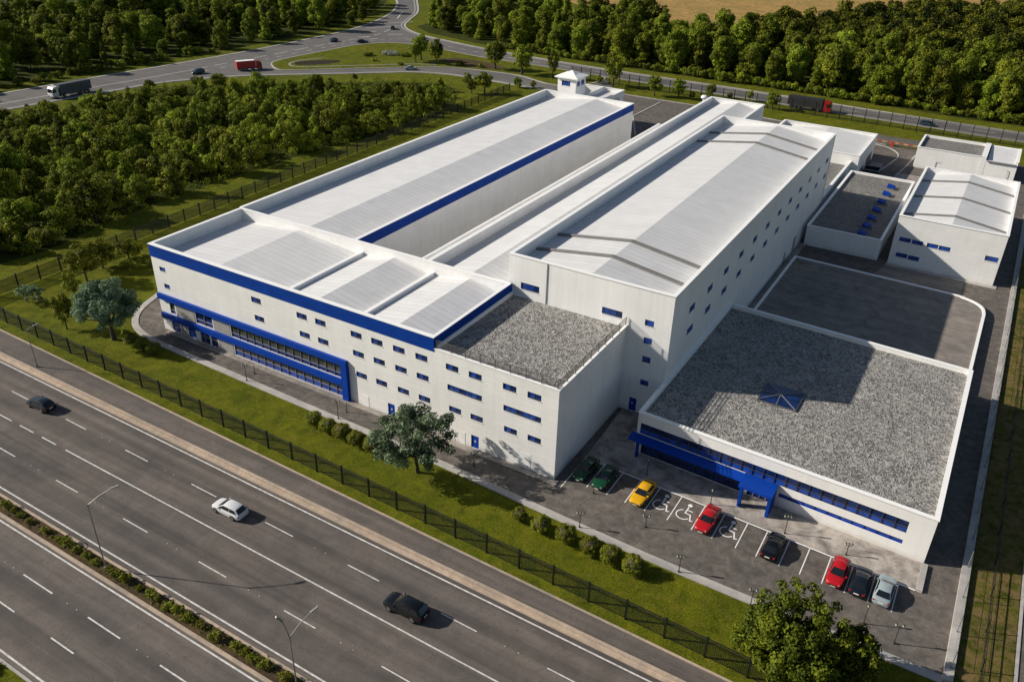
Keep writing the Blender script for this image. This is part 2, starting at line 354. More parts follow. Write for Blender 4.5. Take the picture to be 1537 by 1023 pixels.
def yl(a, b): return lambda x: a + (b - a) * (x + 90) / 110.          # y at x=-90 and x=20
X0, X1 = -330, 190
def strip(name, ya, yb, z0, z1, m, x0=X0, x1=X1):
    return struct(MB().prism([(x0, ya(x0)), (x1, ya(x1)), (x1, yb(x1)), (x0, yb(x0))], z0, z1).build(name, m))
e3 = yl(-36.2, -37.0); e2t = yl(-19.1, -20.0); e1 = yl(-17.9, -19.0); pv = yl(-14.25, -16.75)
strip('motorway', e3, e2t, -.3, .01, 'asphalt_road')
strip('kerb_strip', e2t, e1, -.3, .13, 'beigekerb')
strip('kerb_ridge', yl(-18.55, -19.5), yl(-18.2, -19.15), .1, .42, 'beigekerb')
strip('pavement', e1, pv, -.3, .06, 'asphalt_road')
strip('pavement_kerb', pv, yl(-14.0, -16.5), -.3, .12, 'beigekerb')
k3 = yl(-36.5, -37.3); k4 = yl(-38.1, -38.85)
strip('median_kerb', k3, e3, -.3, .14, 'beigekerb'); strip('median_soil', k4, k3, -.3, .10, 'soil'); 
strip('median_edge', yl(-38.5, -39.2), k4, -.3, .14, 'beigekerb')
strip('carriageway', yl(-49.6, -50.0), yl(-38.5, -39.2), -.3, .011, 'asphalt_road')
strip('verge_kerb', yl(-49.85, -50.25), yl(-49.6, -50.0), -.3, .12, 'kerb')
# road markings: a solid line or dashes each its own mesh per lane line
def line_mark(ya, wd, dashes=None, z=.016):
    mb = MB()
    for a, b in (dashes or [(X0, X1)]): mb.poly([(a, ya(a) - wd / 2, z), (b, ya(b) - wd / 2, z), (b, ya(b) + wd / 2, z), (a, ya(a) + wd / 2, z)])
    return struct(mb.build('lane_marking', 'paint'))
line_mark(yl(-19.45, -20.6), .18); line_mark(yl(-35.55, -36.35), .18); line_mark(yl(-38.85, -39.55), .18); line_mark(yl(-48.95, -49.6), .18)
SOL = yl(-27.15, -28.05)
line_mark(SOL, .16, [(-54, 190)]); line_mark(SOL, .16, [(-68.2 - 4.7 * i, -65.3 - 4.7 * i) for i in range(-3, 40) if -65.3 - 4.7 * i < -54])
dash = lambda ph, per, ln: [(ph + per * i, ph + per * i + ln) for i in range(-24, 20)]
line_mark(yl(-23.0, -24.35), .135, dash(-35.9, 12.0, 4.2)); line_mark(yl(-31.2, -32.35), .135, dash(-25.3, 12.2, 4.1))
line_mark(yl(-42.2, -42.95), .15, dash(-28.4, 10.4, 4.8)); line_mark(yl(-45.6, -46.3), .15, dash(-29.1, 9.2, 3.4))
# cat's-eye studs between dashes
mb = MB()
for ya, ph, per in ((yl(-42.2, -42.95), -21.2, 10.4), (yl(-31.2, -32.35), -18, 12.2), (yl(-23., -24.35), -28.5, 12.)):
    for i in range(-7, 6):
        for d in (0, 1.5): x = ph + per * i + d; y = ya(x); mb.box(x - .05, x + .05, y - .04, y + .04, .01, .03)
struct(mb.build('road_studs', 'paint'))

# back roads and the planted island
farW = [(-243, -60), (-236, 20), (-230, 71), (-226.5, 109), (-224, 130), (-221.5, 165), (-221.5, 200), (-223.5, 228), (-232, 258), (-247, 288), (-268, 315), (-300, 345)]
farE = [(-290, 362), (-256, 318), (-231, 285), (-219, 262), (-212, 249.5), (-203, 240.5), (-190, 233.5), (-171, 228.5), (-150, 224.3), (-120, 220.6), (-90, 218.7), (-45, 218), (0, 215), (45, 213.5), (190, 211)]
nearE = [(190, 200), (45, 202.5), (0, 204), (-45, 206), (-80, 207), (-106, 208)]
nearW = [(-104, 176.3), (-116, 176.8), (-128, 177), (-138, 176), (-149, 172), (-158, 164), (-171, 151.5), (-185, 138.5), (-192, 131), (-199, 120), (-204.5, 108), (-207, 90), (-209.5, 73), (-216, 20), (-223, -60)]
isl = [(-197, 151.2), (-199.6, 155), (-200.3, 164), (-199, 185), (-197.5, 198), (-193, 208), (-185.4, 212.8), (-173, 213.5), (-159, 211.3), (-144, 209), (-123, 208.9), (-106, 208), (-92, 206.5), (-90, 198), (-94, 187), (-103, 185), (-117, 190), (-132, 189), (-143, 186.5), (-152, 181), (-162, 171), (-175, 158.5), (-185.5, 148), (-191, 147.3)]
asp = smooth_line(farW) + smooth_line(farE) + smooth_line(nearE) + [(-92, 206.8), (-80, 190), (-75, 186.5), (-75, 177), (-92, 176.4)] + smooth_line(nearW)
struct(MB().prism(asp, -.3, .03).build('back_road', 'asphalt_back'))
isl_s = smooth_line(isl + isl[:1])[:-1]
struct(MB().prism(isl_s, -.2, .16).build('island_lawn', 'grass'))
for nm, ln, wd in (('road_kerb', smooth_line(farW), 1.2), ('road_kerb', smooth_line(farE), .9), ('road_kerb', smooth_line(nearE), .5), ('road_kerb', smooth_line(nearW), .6)):
    struct(ribbon(MB(), ln, wd, -.2, .14).build(nm, 'kerb'))
struct(ribbon(MB(), isl_s, .55, -.2, .2, closed=True).build('island_kerb', 'kerb'))
cl = smooth_line([(-230, -60), (-224, 20), (-218.5, 64), (-216, 92), (-213, 116), (-211.5, 138), (-210, 162), (-208.5, 189), (-207, 205), (-207, 226), (-216, 250)], 8)
mb = MB(); flat_ribbon(mb, cl[:40], .35, .05)
for i in range(40, len(cl) - 2, 3): flat_ribbon(mb, cl[i:i + 3], .35, .05)
struct(mb.build('lane_marking', 'paint'))
mb = MB()
cl2 = smooth_line([(-208, 125), (-206, 145), (-205.3, 160), (-204, 185), (-202, 202), (-196, 216), (-186, 222), (-165, 219), (-140, 215.5), (-100, 213.3), (-45, 212.2), (0, 209.6), (60, 208)], 10)
for i in range(0, len(cl2) - 2, 3): flat_ribbon(mb, cl2[i:i + 2], .3, .051)
for pts in ([(-220, 232), (-212, 246)], [(-222, 247), (-214.5, 259)], [(-203, 226), (-198, 230)], [(-209, 213), (-205, 216)], [(-202, 212), (-200, 215)], [(-226, 262), (-236, 279)], [(-213, 222), (-212, 229)]):
    flat_ribbon(mb, pts, .5, .052)
struct(mb.build('lane_marking', 'paint'))
struct(flat_ribbon(MB(), offset_line(smooth_line(farE), -1.6)[4:], .25, .053).build('lane_marking', 'paint'))
struct(flat_ribbon(MB(), offset_line(smooth_line(nearE), -1.2), .25, .053).build('lane_marking', 'paint'))
struct(flat_ribbon(MB(), offset_line(smooth_line(nearW), -1.4)[:-1], .3, .053).build('lane_marking', 'paint'))
# island features: dark soil bed, gravel path
blob = lambda cx, cy, rx, ry, n=18, rot=0, sd=1: [(cx + math.cos(rot) * rx * (1 + .12 * math.sin(3 * t + sd)) * math.cos(t) - math.sin(rot) * ry * math.sin(t), cy + math.sin(rot) * rx * math.cos(t) + math.cos(rot) * ry * (1 + .15 * math.sin(2 * t + sd)) * math.sin(t)) for t in [2 * math.pi * i / n for i in range(n)]]
struct(MB().prism(blob(-186.5, 163.5, 8.5, 4, rot=.95), 0, .2).build('soil_bed', 'darksoil'))
struct(ribbon(MB(), smooth_line([(-190.5, 171), (-194, 161), (-192, 155), (-186.5, 154), (-178, 162), (-168, 172), (-158, 182), (-150, 187)]), .8, 0, .21).build('island_path', 'concrete'))
struct(MB().prism(blob(-141, 197, 14, 5.5, rot=.0, sd=3), 0, .195).build('bare_earth', 'soil'))

# site: asphalt, kerb path, plaza
inner = [(-79.3, 7.2), (-77.3, 2.5), (-74.4, -.8), (-71, -2.4), (-66, -3.1), (-52, -3.4), (-33, -3.85), (-14, -4.2), (4, -5.1), (18.6, -5.6), (43.5, -5.6)]
site = smooth_line(inner, 4) + [(43.5, 187), (-75.5, 187), (-75.5, 128), (-69, 128), (-69, 9)]
struct(MB().prism(site, -.3, .02).build('site_asphalt', 'asphalt_site'))
struct(ribbon(MB(), smooth_line([(-80, 8.2)] + offset_line(inner, -.55)[1:], 4), 1.0, -.2, .13).build('kerb_path', 'kerb'))
struct(MB().box(43.5, 44.35, -6.3, 190, -.3, .45).build('boundary_kerb', 'kerb'))
struct(MB().prism([(-67.8, -.05), (-31, -.05), (.35, -.05), (.35, -1.0), (-31, -.95), (-31.2, -.9), (-67.8, -.9)], 0, .14).build('wall_apron', 'concrete'))
sh = lambda x: -.045 * (x - 5.7)
struct(MB().prism([(.9, 6.0), (40.2, 4.35), (40.2, 9.0), (6, 10.6), (6, 18.4), (.3, 18.4)], -.1, .06).build('plaza', 'plaza'))
struct(MB().prism([(39.75, 4.3), (40.35, 4.3), (40.35, 8.7), (39.75, 8.7)], 0, .35).build('plaza_kerb', 'kerb'))
# raised yard
yard = [(7.2, 45.5), (7.2, 82.6), (33.5, 81.6), (36.5, 81.1), (38.6, 80.0), (39.8, 78.3), (40.15, 76), (40.1, 43)]
struct(MB().prism(yard, 0, .8).build('yard', ['asphalt_yard']))
struct(ribbon(MB(), smooth_line([(7.2, 47), (7.2, 82.6)], 2) + smooth_line([(7.25, 82.6), (33.5, 81.6), (36.5, 81.1), (38.6, 80.0), (39.8, 78.3), (40.15, 76)], 5)[1:] + [(40.0, 46)], .45, 0, .98).build('yard_kerb', 'coping'))
struct(MB().box(5.75, 7.0, 46, 92, 0, .12).build('walkway', 'concrete'))
struct(MB().box(22.2, 41.2, 90.2, 91.4, 0, .16).build('shed_apron', 'kerb'))
struct(MB().prism([(21.0, 84.5), (36, 84.5), (36, 90), (22.3, 90)], 0, .03).build('shed_forecourt', 'asphalt_yard'))
# rear drive: pale slabs, kerbs, grass tongues
struct(MB().box(7.5, 10.5, 134.5, 158, 0, .08).build('rear_slab', 'concrete')); struct(MB().box(14.6, 22.0, 134.5, 152, 0, .09).build('rear_slab', 'concrete'))
struct(ribbon(MB(), smooth_line([(10.6, 134), (10.8, 150), (12, 160), (12.5, 168), (9.5, 173.5), (5, 175.5)]), .35, 0, .16).build('drive_kerb', 'kerb'))
struct(ribbon(MB(), smooth_line([(14.5, 134), (15, 150), (15.8, 160), (16.3, 170)]), .35, 0, .16).build('drive_kerb', 'kerb'))
struct(MB().prism([(-45, 187.4), (43.4, 187.4), (43.4, 178), (20, 176.5), (8, 176.5), (-6, 178), (-22, 184)], 0, .12).build('rear_lawn', 'grass'))
struct(MB().prism([(2.0, 177.6), (16, 177.6), (16, 186), (2, 186)], .0, .135).build('rear_pad', 'asphalt_site'))
struct(ribbon(MB(), [(-53, 145), (-61.5, 163), (-61.3, 184)], .5, 0, .15).build('drive_kerb', 'kerb'))
struct(ribbon(MB(), [(-75, 186.8), (-45, 186.8), (-22, 184), (-6, 178), (8, 176.6)], .45, 0, .18).build('drive_kerb', 'kerb'))
struct(MB().prism([(-69, 150), (-60.2, 150), (-54.5, 146.5), (-61, 162), (-69, 164)], 0, .06).build('rear_paving', 'concrete'))
# west lawn bare patch; eastern rough strip and outer road
struct(MB().prism(blob(-82, 17.5, 6.5, 2.8, rot=1.2), -.1, .03).build('bare_earth', 'soil'))
struct(MB().box(44.35, 49.3, -14.5, 188, -.2, .012).build('rough_verge', 'roughgrass'))
struct(MB().prism([(49.45, -17), (57, -17.2), (57, 201), (49.45, 201)], -.2, .018).build('side_road', 'asphalt_road'))
struct(MB().box(49.2, 49.5, -15.5, 198, -.2, .12).build('side_kerb', 'kerb'))
# parking bays
BX = [1.0, 3.6, 6.2, 8.6, 11.1, 13.9, 16.8, 19.2, 21.9, 24.2, 26.7, 28.9, 31.2, 33.5, 35.8, 38.1]
yt = lambda x: 6.0 - .042 * x; yb = lambda x: 1.02 - .028 * x
for x in BX:
    b = yb(x) - (1.9 if x == 1.0 else 0)
    struct(MB().poly([(x - .055, b, .028), (x + .055, b, .028), (x + .055, yt(x) - .08, .028), (x - .055, yt(x) - .08, .028)]).build('bay_marking', 'bay_paint'))
struct(flat_ribbon(MB(), [(.9, yt(.9)), (39.7, yt(39.7))], .17, .066).build('bay_marking', 'bay_paint'))
def wheelchair(cx, cy):
    mb = MB(); z = .03
    mb.poly([(cx + .28 * math.cos(t) + .05, cy + 1.45 + .28 * math.sin(t), z) for t in [2 * math.pi * i / 14 for i in range(14)]])
    flat_ribbon(mb, [(cx + .02, cy + 1.08), (cx - .02, cy - .05), (cx + .62, cy - .12), (cx + .9, cy - 1.1), (cx + 1.2, cy - 1.0)], .15, z)
    flat_ribbon(mb, [(cx + .1, cy + .55), (cx + .7, cy + .5)], .14, z + .003)
    flat_ribbon(mb, [(cx - .1 + .82 * math.cos(t), cy - .42 + .82 * math.sin(t)) for t in [R_(108 + i * 13) for i in range(18)]], .14, z + .006)
    struct(mb.build('wheelchair_marking', 'bay_paint'))
wheelchair(12.35, 3.1); wheelchair(15.25, 2.95); wheelchair(20.45, 2.85)

# ================================================================ BUILDINGS
def coping(mb, x0, x1, y0, y1, z, mi=0, o=.06, h=.09): mb.box(x0 - o, x1 + o, y0 - o, y1 + o, z, z + h, mi)
def add_window(parent, P, u0, u1, z0, z1, depth=.16, cells=2, glass=('glass', 'darkglass'), bar=.06, frame='frame'):
    """P(u,z,d) as in MB.wall; a framed window sitting in its opening, with a sill"""
    fr = MB()
    def pbox(a, b, c, d, d0, d1, mb, mi=0):
        n = len(mb.v); mb.v += [P(x, z, dd) for dd in (d0, d1) for x, z in ((a, c), (b, c), (b, d), (a, d))]
        for q in ((0, 1, 2, 3), (7, 6, 5, 4), (0, 4, 5, 1), (1, 5, 6, 2), (2, 6, 7, 3), (3, 7, 4, 0)): mb.f.append(tuple(n + i for i in q)); mb.m.append(mi)
    d0, d1 = depth * .55, depth + .02
    pbox(u0, u0 + bar, z0, z1, d0, d1, fr); pbox(u1 - bar, u1, z0, z1, d0, d1, fr)
    pbox(u0 + bar, u1 - bar, z0, z0 + bar, d0, d1, fr); pbox(u0 + bar, u1 - bar, z1 - bar, z1, d0, d1, fr)
    for k in range(1, cells):
        c = u0 + (u1 - u0) * k / cells; pbox(c - bar * .45, c + bar * .45, z0 + bar, z1 - bar, d0 + .01, d1, fr)
    pbox(u0 - .05, u1 + .05, z0 - .07, z0, -.06, depth, fr, 1)
    o = fr.build('window', [frame, 'sill'], parent)
    pn = MB()
    for k in range(cells):
        a = u0 + (u1 - u0) * k / cells; b = u0 + (u1 - u0) * (k + 1) / cells
        n = len(pn.v); pn.poly([P(a, z0, depth * .85), P(b, z0, depth * .85), P(b, z1, depth * .85), P(a, z1, depth * .85)], k % len(glass))
    pn.build('pane', list(glass), o); return o
def gable(x0, xr, x1, y0, y1, ze, zr, ze2=None, th=.25):
    ze2 = ze if ze2 is None else ze2; mb = MB()
    rings = [[(x0, y, ze - th), (x0, y, ze), (xr, y, zr), (x1, y, ze2), (x1, y, ze2 - th), (xr, y, zr - th)] for y in (y1, y0)]
    return mb.loft(rings)
PF = lambda y0: (lambda u_, z, d: (u_, y0 + d, z))                       # wall facing -Y
PX = lambda x0: (lambda u_, z, d: (x0 - d, u_, z))                       # wall facing +X (u runs along +Y)

# ---- office block with the gravel-roofed wing
off = root('office_building', 'long white office block with blue fascia, blue canopies and a railed gravel roof wing', 'office building', (-35, 0, 0))
wins = [(-67.7, -66.4, 10.25, 10.95), (-67.35, -66.1, 7.5, 8.25)]
for a in (-48.75, -40.3, -37.0, -30.9, -27.5, -24.0, -20.5, -15.9, -12.55, -7.75, -4.4): wins.append((a, a + 1.85, 10.4, 11.25))
for a in (-48.55, -40.1, -36.8, -30.75, -27.3, -23.8, -20.4): wins.append((a, a + 1.85, 7.6, 8.42))
wins += [(-15.7, -10.65, 7.5, 8.32), (-7.6, -2.45, 7.42, 8.22)]
for a in (-30.45, -27.1, -23.55, -20.2, -15.5, -12.3, -7.45, -4.15): wins.append((a, a + 1.82, 4.42, 5.22))
gl_up = [(-67.0, -65.9, 3.3, 5.4), (-61.4, -57.8, 3.25, 5.4), (-54.0, -32.9, 3.2, 5.45)]
gl_lo = [(-67.2, -65.5, .25, 1.9), (-63.7, -62.0, .25, 1.9), (-61.0, -59.0, .15, 1.95), (-58.7, -57.3, .15, 1.95), (-53.8, -32.75, .2, 2.0)]
drs = [(-25.35, -24.2, .14, 2.05), (-12.2, -11.05, .14, 2.05)]
small = [(-23.25, -22.2, 1.15, 1.95)]
holes = wins + gl_up + gl_lo + drs + small
wl = MB(); P0 = PF(0.)
wl.wall(P0, -69.2, -.3, 0, 12.7, holes, .22)
wl.box(-69.2, -.55, .23, .5, 0, 12.68); wl.box(-69.2, -68.8, .5, 18.2, 0, 14.2); wl.box(-.6, -.3, .003, 18.7, 0, 12.7)
wl.box(-68.8, -17.9, .26, .5, 12.66, 14.2); wl.box(-69.15, -17.66, 17.8, 18.2, 10, 14.2)
wl.box(-69.2, -69.0, .003, .23, 0, 14.1)
o = wl.build('wall', 'wall', off)
cp = MB(); cp.box(-69.3, -17.55, -.1, .55, 14.2, 14.29); cp.box(-69.28, -68.75, .55, 18.25, 14.2, 14.29); cp.box(-68.75, -17.55, 17.75, 18.25, 14.2, 14.29); cp.box(-18.0, -17.55, .55, 17.75, 14.2, 14.285)
cp.box(-17.55, -.2, -.07, .3, 12.7, 12.79); cp.box(-.62, -.2, .3, 18.6, 12.7, 12.79)
cp.build('coping', 'coping', off)
fa = MB(); fa.box(-69.26, -17.6, -.06, .24, 12.3, 14.2); fa.box(-17.92, -17.6, .24, 18.5, 12.95, 14.2); fa.build('fascia', 'blue', off)
MB().box(-17.93, -17.45, .5, 18.55, 12.2, 12.95).build('roof_upstand', 'coping', off)
for x0, xr, x1 in ((-68.85, -56.2, -43.85), (-43.3, -37.3, -30.75), (-30.2, -24.1, -17.85)):
    gable(x0, xr, x1, .4, 17.9, 12.25, 13.45).build('gable_roof', 'roof', off)
for x in (-43.57, -30.48): MB().box(x - .3, x + .3, .45, 17.85, 12.0, 12.85).build('roof_beam', 'coping', off)
MB().box(-17.5, -.55, .3, 18.58, 11.8, 12.36).build('gravel_roof', 'gravel', off)
rl = MB()
for i in range(9): x = -17.3 + i * 2.09; rl.box(x - .04, x + .04, .08, .16, 12.79, 13.95)
for i in range(1, 10): y = .12 + i * 2.03; rl.box(-.46, -.38, y - .04, y + .04, 12.79, 13.95)
for z in (13.05, 13.35, 13.65, 13.93): rl.bar((-17.4, .12, z), (-.42, .12, z), .07, .07); rl.bar((-.42, .12, z), (-.42, 18.5, z), .07, .07)
rl.build('railing', 'rail', off)
for a, b, c, d in wins + small: add_window(off, P0, a, b, c, d, cells=1 if b - a < 1.4 else (6 if b - a > 4 else 2), glass=('glass', 'darkglass') if b - a < 4 else ('glass', 'glass', 'darkglass'))
def glazing(parent, P, a, b, c, d, n, zt, top, low, name='glazing', bw=.05, mat='mullion'):
    fr = MB()
    def pb(u0, u1, z0, z1, d0=.03, d1=.2):
        k = len(fr.v); fr.v += [P(x, z, dd) for dd in (d0, d1) for x, z in ((u0, z0), (u1, z0), (u1, z1), (u0, z1))]
        for q in ((0, 1, 2, 3), (7, 6, 5, 4), (0, 4, 5, 1), (1, 5, 6, 2), (2, 6, 7, 3), (3, 7, 4, 0)): fr.f.append(tuple(k + i for i in q)); fr.m.append(0)
    for i in range(n + 1): x = a + (b - a) * i / n; pb(max(a, x - bw), min(b, x + bw), c, d)
    pb(a, b, zt - bw, zt + bw, .05); pb(a, b, c, c + bw, .04); pb(a, b, d - bw, d, .04)
    o = fr.build(name, [mat], parent); g = MB()
    for i in range(n):
        x0, x1 = a + (b - a) * i / n, a + (b - a) * (i + 1) / n
        g.poly([P(x0, zt, .15), P(x1, zt, .15), P(x1, d, .15), P(x0, d, .15)], 0); g.poly([P(x0, c, .15), P(x1, c, .15), P(x1, zt, .15), P(x0, zt, .15)], 1)
    g.build('pane', [top, low], o); return o
glazing(off, P0, *gl_up[0], 1, 3.9, 'greyglass', 'darkglass', 'window'); glazing(off, P0, *gl_up[1], 2, 3.95, 'darkglass', 'darkglass')
glazing(off, P0, *gl_up[2], 14, 3.85, 'greyglass', 'darkglass', bw=.032); glazing(off, P0, *gl_lo[4], 14, 1.05, 'greyglass', 'glass', bw=.032)
for h in (gl_lo[0], gl_lo[1]): glazing(off, P0, *h, 1, 1.25, 'glass', 'glass', 'window')
for h in (gl_lo[2], gl_lo[3]):
    d = glazing(off, P0, *h, 2 if h[1] - h[0] > 1.6 else 1, 1.3, 'darkglass', 'darkglass', 'glass_door'); MB().box(h[0] + .9, h[0] + .95, -.02, .12, .9, 1.25).build('handle', 'rim', d)
for a, b, z0, z1 in ((-65.6, -61.6, 3.2, 5.2), (-57.6, -54.2, 3.2, 5.2), (-65.3, -63.9, .1, 2.0), (-57.1, -54.0, .1, 2.0)): MB().box(a, b, -.05, .05, z0, z1).build('grey_panel', 'greypanel', off)
for h in drs:
    d = MB().box(h[0], h[1], .1, .2, h[2], h[3]).build('door', 'bluelip', off); mb = MB(); mb.box(h[0] + .45, h[0] + .7, .06, .12, 1.0, 1.3); mb.build('handle', 'headl', d)
MB().box(-13.75, -13.1, -.03, .05, .14, 1.95).build('service_hatch', 'sill', off); MB().box(-5.0, -3.6, -.025, .05, .14, 2.4).build('roller_door', 'sill', off); MB().box(-29.6, -28.6, -.03, .05, .14, 1.8).build('service_door', 'sill', off)
for z0, z1, pr in ((5.5, 6.4, .5), (2.25, 3.15, .5)):
    MB().box(-68.95 if z0 > 4 else -68.8, -31.75 if z0 > 4 else -32.8, -pr, -.002, z0, z1).build('canopy', 'bluelip', off, bevel=.05)
MB().box(-32.75, -31.72, -.55, -.002, .02, 5.49).build('canopy_pier', 'bluelip', off)

# ---- long hall on the left
hall = root('long_hall', 'long white hall on the left with a blue fascia band along its right wall', 'factory hall', (-57, 70, 0))
wl = MB(); wl.box(-69.6, -69.15, 18.15, 122.4, 0, 14.17); wl.box(-45.35, -44.95, 18.15, 122.4, 0, 14.17); wl.box(-69.15, -45.35, 122.0, 122.4, 0, 14.17)
wl.build('wall', 'wall', hall)
cp = MB(); cp.box(-69.7, -69.1, 18.3, 122.5, 14.17, 14.25); cp.box(-45.45, -44.86, 18.3, 122.5, 14.17, 14.25); cp.box(-69.1, -45.45, 121.95, 122.5, 14.17, 14.248); cp.build('coping', 'coping', hall)
MB().box(-44.95, -44.88, 18.3, 122.42, 12.45, 14.17).build('fascia', 'blue', hall)
gable(-69.3, -54.9, -45.2, 18.1, 122.1, 12.3, 13.95, 12.4).build('gable_roof', 'roof', hall)

# ---- middle hall
mid = root('middle_hall', 'white middle hall with a narrow side ledge between the long hall and the tall warehouse', 'factory hall', (-25, 80, 0))
wl = MB(); wl.box(-31.7, -31.25, 18.15, 141, 0, 14.13); wl.box(-18.35, -17.95, 107.6, 141, 0, 14.13); wl.box(-31.25, -18.35, 140.6, 141, 0, 14.13)
wl.box(-33.7, -33.45, 18.15, 111, 0, 13.45); wl.box(-33.45, -31.7, 110.75, 111, 0, 13.45); wl.box(-33.1, -32.9, 111, 129, 0, 13.2); wl.box(-32.9, -31.7, 128.8, 129, 0, 13.2)
wl.build('wall', 'wall', mid)
cp = MB(); cp.box(-31.8, -31.15, 18.3, 141.1, 14.13, 14.24); cp.box(-18.4, -17.85, 107.6, 141.1, 14.13, 14.24); cp.box(-31.15, -18.4, 140.5, 141.1, 14.13, 14.238); cp.box(-33.78, -33.4, 18.3, 111.1, 13.45, 13.54); cp.box(-33.16, -32.84, 111.1, 129.1, 13.2, 13.28); cp.build('coping', 'coping', mid)
gable(-31.4, -24.3, -17.9, 18.1, 140.8, 12.4, 13.9, 12.4).build('gable_roof', 'roof', mid)
mb = MB(); mb.box(-33.45, -31.7, 18.2, 110.8, 12.7, 12.85); mb.box(-32.9, -31.7, 111, 128.8, 12.5, 12.65); mb.build('ledge', 'roof', mid)

# ---- tall warehouse
tw = root('tall_warehouse', 'tallest white ribbed warehouse with rows of small blue windows and grey roof gutters', 'warehouse', (-6, 63, 0))
Pf = PF(18.6); Pr = PX(5.65)
fw = [(-16.3, -13.4, 13.65, 14.65), (-4.0, -1.1, 13.45, 14.4), (2.05, 3.3, 13.45, 14.3), (2.15, 3.3, 10.9, 11.75), (2.25, 3.4, 8.15, 9.0), (2.35, 3.5, 4.65, 5.45)]
fd = [(1.1, 2.15, .15, 2.2)]
sw = [(25.0 + i * 7.07, 27.2 + i * 7.07, 13.35, 14.25) for i in range(12)] + [(25.3 + i * 7.1, 27.6 + i * 7.1, 9.95, 10.85) for i in range(12)]
wl = MB(); wl.wall(Pf, -18.2, 5.65, 0, 18.4, fw + fd, .22); wl.wall(Pr, 18.6, 107.6, 0, 18.4, sw, .12)
wl.box(-17.8, 5.3, 18.83, 19.0, 0, 18.38); wl.box(5.25, 5.53, 19.0, 107.4, 0, 18.38); wl.box(-18.2, -17.8, 18.603, 107.6, 0, 18.4); wl.box(-17.8, 5.65, 107.2, 107.6, 0, 18.4)
wl.build('wall', 'rib', tw)
cp = MB(); cp.box(-18.28, 5.74, 18.5, 19.05, 18.4, 18.5); cp.box(-18.28, -17.75, 19.05, 107.7, 18.4, 18.5); cp.box(5.2, 5.74, 19.05, 107.7, 18.4, 18.5); cp.box(-17.75, 5.2, 107.15, 107.7, 18.4, 18.498); cp.build('coping', 'coping', tw)
gable(-18.0, -6.1, 5.4, 18.9, 107.4, 16.6, 18.3, 16.6).build('gable_roof', 'roof', tw)
for y in (25.6, 32.0, 91.5, 99.0):
    mb = MB()
    for (xa, za), (xb, zb) in (((-17.8, 16.62), (-6.1, 18.3)), ((-6.1, 18.3), (5.2, 16.63))):
        mb.poly([(xa, y - .3, za + .28), (xb, y - .3, zb + .28), (xb, y + .3, zb + .28), (xa, y + .3, za + .28)], 1)
        mb.poly([(xa, y - .3, za - .1), (xb, y - .3, zb - .1), (xb, y - .3, zb + .28), (xa, y - .3, za + .28)], 0); mb.poly([(xb, y + .3, zb - .1), (xa, y + .3, za - .1), (xa, y + .3, za + .28), (xb, y + .3, zb + .28)], 0)
    mb.build('roof_gutter', ['beamgrey', 'beamgrey'], tw)
for a, b, c, d in fw: add_window(tw, Pf, a, b, c, d, cells=3 if b - a > 2 else 1, glass=('glass', 'glass', 'darkglass') if b - a > 2 else ('glass',))
for a, b, c, d in sw: add_window(tw, Pr, a, b, c, d, depth=.07, cells=2, bar=.05, glass=('glass', 'glass'))
h = fd[0]; d = MB().box(h[0], h[1], 18.7, 18.8, h[2], h[3]).build('door', 'bluelip', tw); MB().box(1.4, 1.65, 18.66, 18.72, 1.2, 1.45).build('handle', 'headl', d)
MB().box(-12.36, -12.24, 18.5, 18.598, 12.4, 18.3).build('downpipe', 'greypanel', tw)
for y0, y1, zt in ((79.3, 80.5, 2.3), (85.6, 87.6, 3.2)): MB().box(5.6, 5.69, y0, y1, .12, zt).build('service_door', 'greypanel', tw)

# ---- low annex with the big gravel roof (front runs slightly askew)
an = root('annex_building', 'low white annex with a wide gravel roof, blue entrance porch and blue ribbon glazing', 'annex', (22, 9.8, 0))
def shx(mb):
    mb.v = [(x, y + sh(x), z) for x, y, z in mb.v]; return mb
PA = lambda u_, z, d: (u_, 10.5 + d + sh(u_), z)
top = (5.85, 37.4, 3.05, 4.6); lowst = (23.8, 37.35, 1.5, 2.05); und = (6.4, 19.4, .15, 2.0); ent = (20.2, 23.2, .1, 2.6)
wl = MB(); wl.wall(PA, 5.7, 39.9, 0, 6.0, [top, lowst, und, ent], .2)
w2 = MB(); w2.box(5.7, 39.6, 10.76, 11.0, 0, 5.98); w2.box(39.5, 39.9, 10.503, 46, 0, 6.0); w2.box(5.75, 39.5, 45.6, 46, 0, 6.0); w2.box(5.6, 6.0, 10.503, 46, 0, 6.0); shx(w2)
n = len(wl.v); wl.v += w2.v; wl.f += [tuple(i + n for i in q) for q in w2.f]; wl.m += w2.m
wl.build('wall', mat_wall('annex_panel', (.84, .83, .81), 2.4, 30, .9, 1), an)
cp = MB(); cp.box(5.5, 40.0, 10.4, 10.95, 6.0, 6.09); cp.box(39.45, 40.0, 10.95, 46.1, 6.0, 6.09); cp.box(5.5, 39.45, 45.55, 46.1, 6.0, 6.088); cp.box(5.5, 6.05, 10.95, 45.55, 6.0, 6.09); shx(cp).build('coping', 'coping', an)
shx(MB().box(5.9, 39.6, 10.9, 45.7, 5.0, 5.42)).build('gravel_roof', 'gravel', an)
glazing(an, PA, *top, 24, 3.75, 'darkglass', 'glass', bw=.032, mat='frame'); glazing(an, PA, *lowst, 10, 1.56, 'glass', 'glass', bw=.03, mat='bluelip'); glazing(an, PA, *und, 11, 1.2, 'darkglass', 'darkglass', bw=.035, mat='frame')
d = glazing(an, PA, *ent, 4, 2.1, 'darkglass', 'darkglass', 'glass_door'); shx(MB().box(21.6, 21.66, 10.4, 10.6, 1.0, 1.5)).build('handle', 'rim', d)
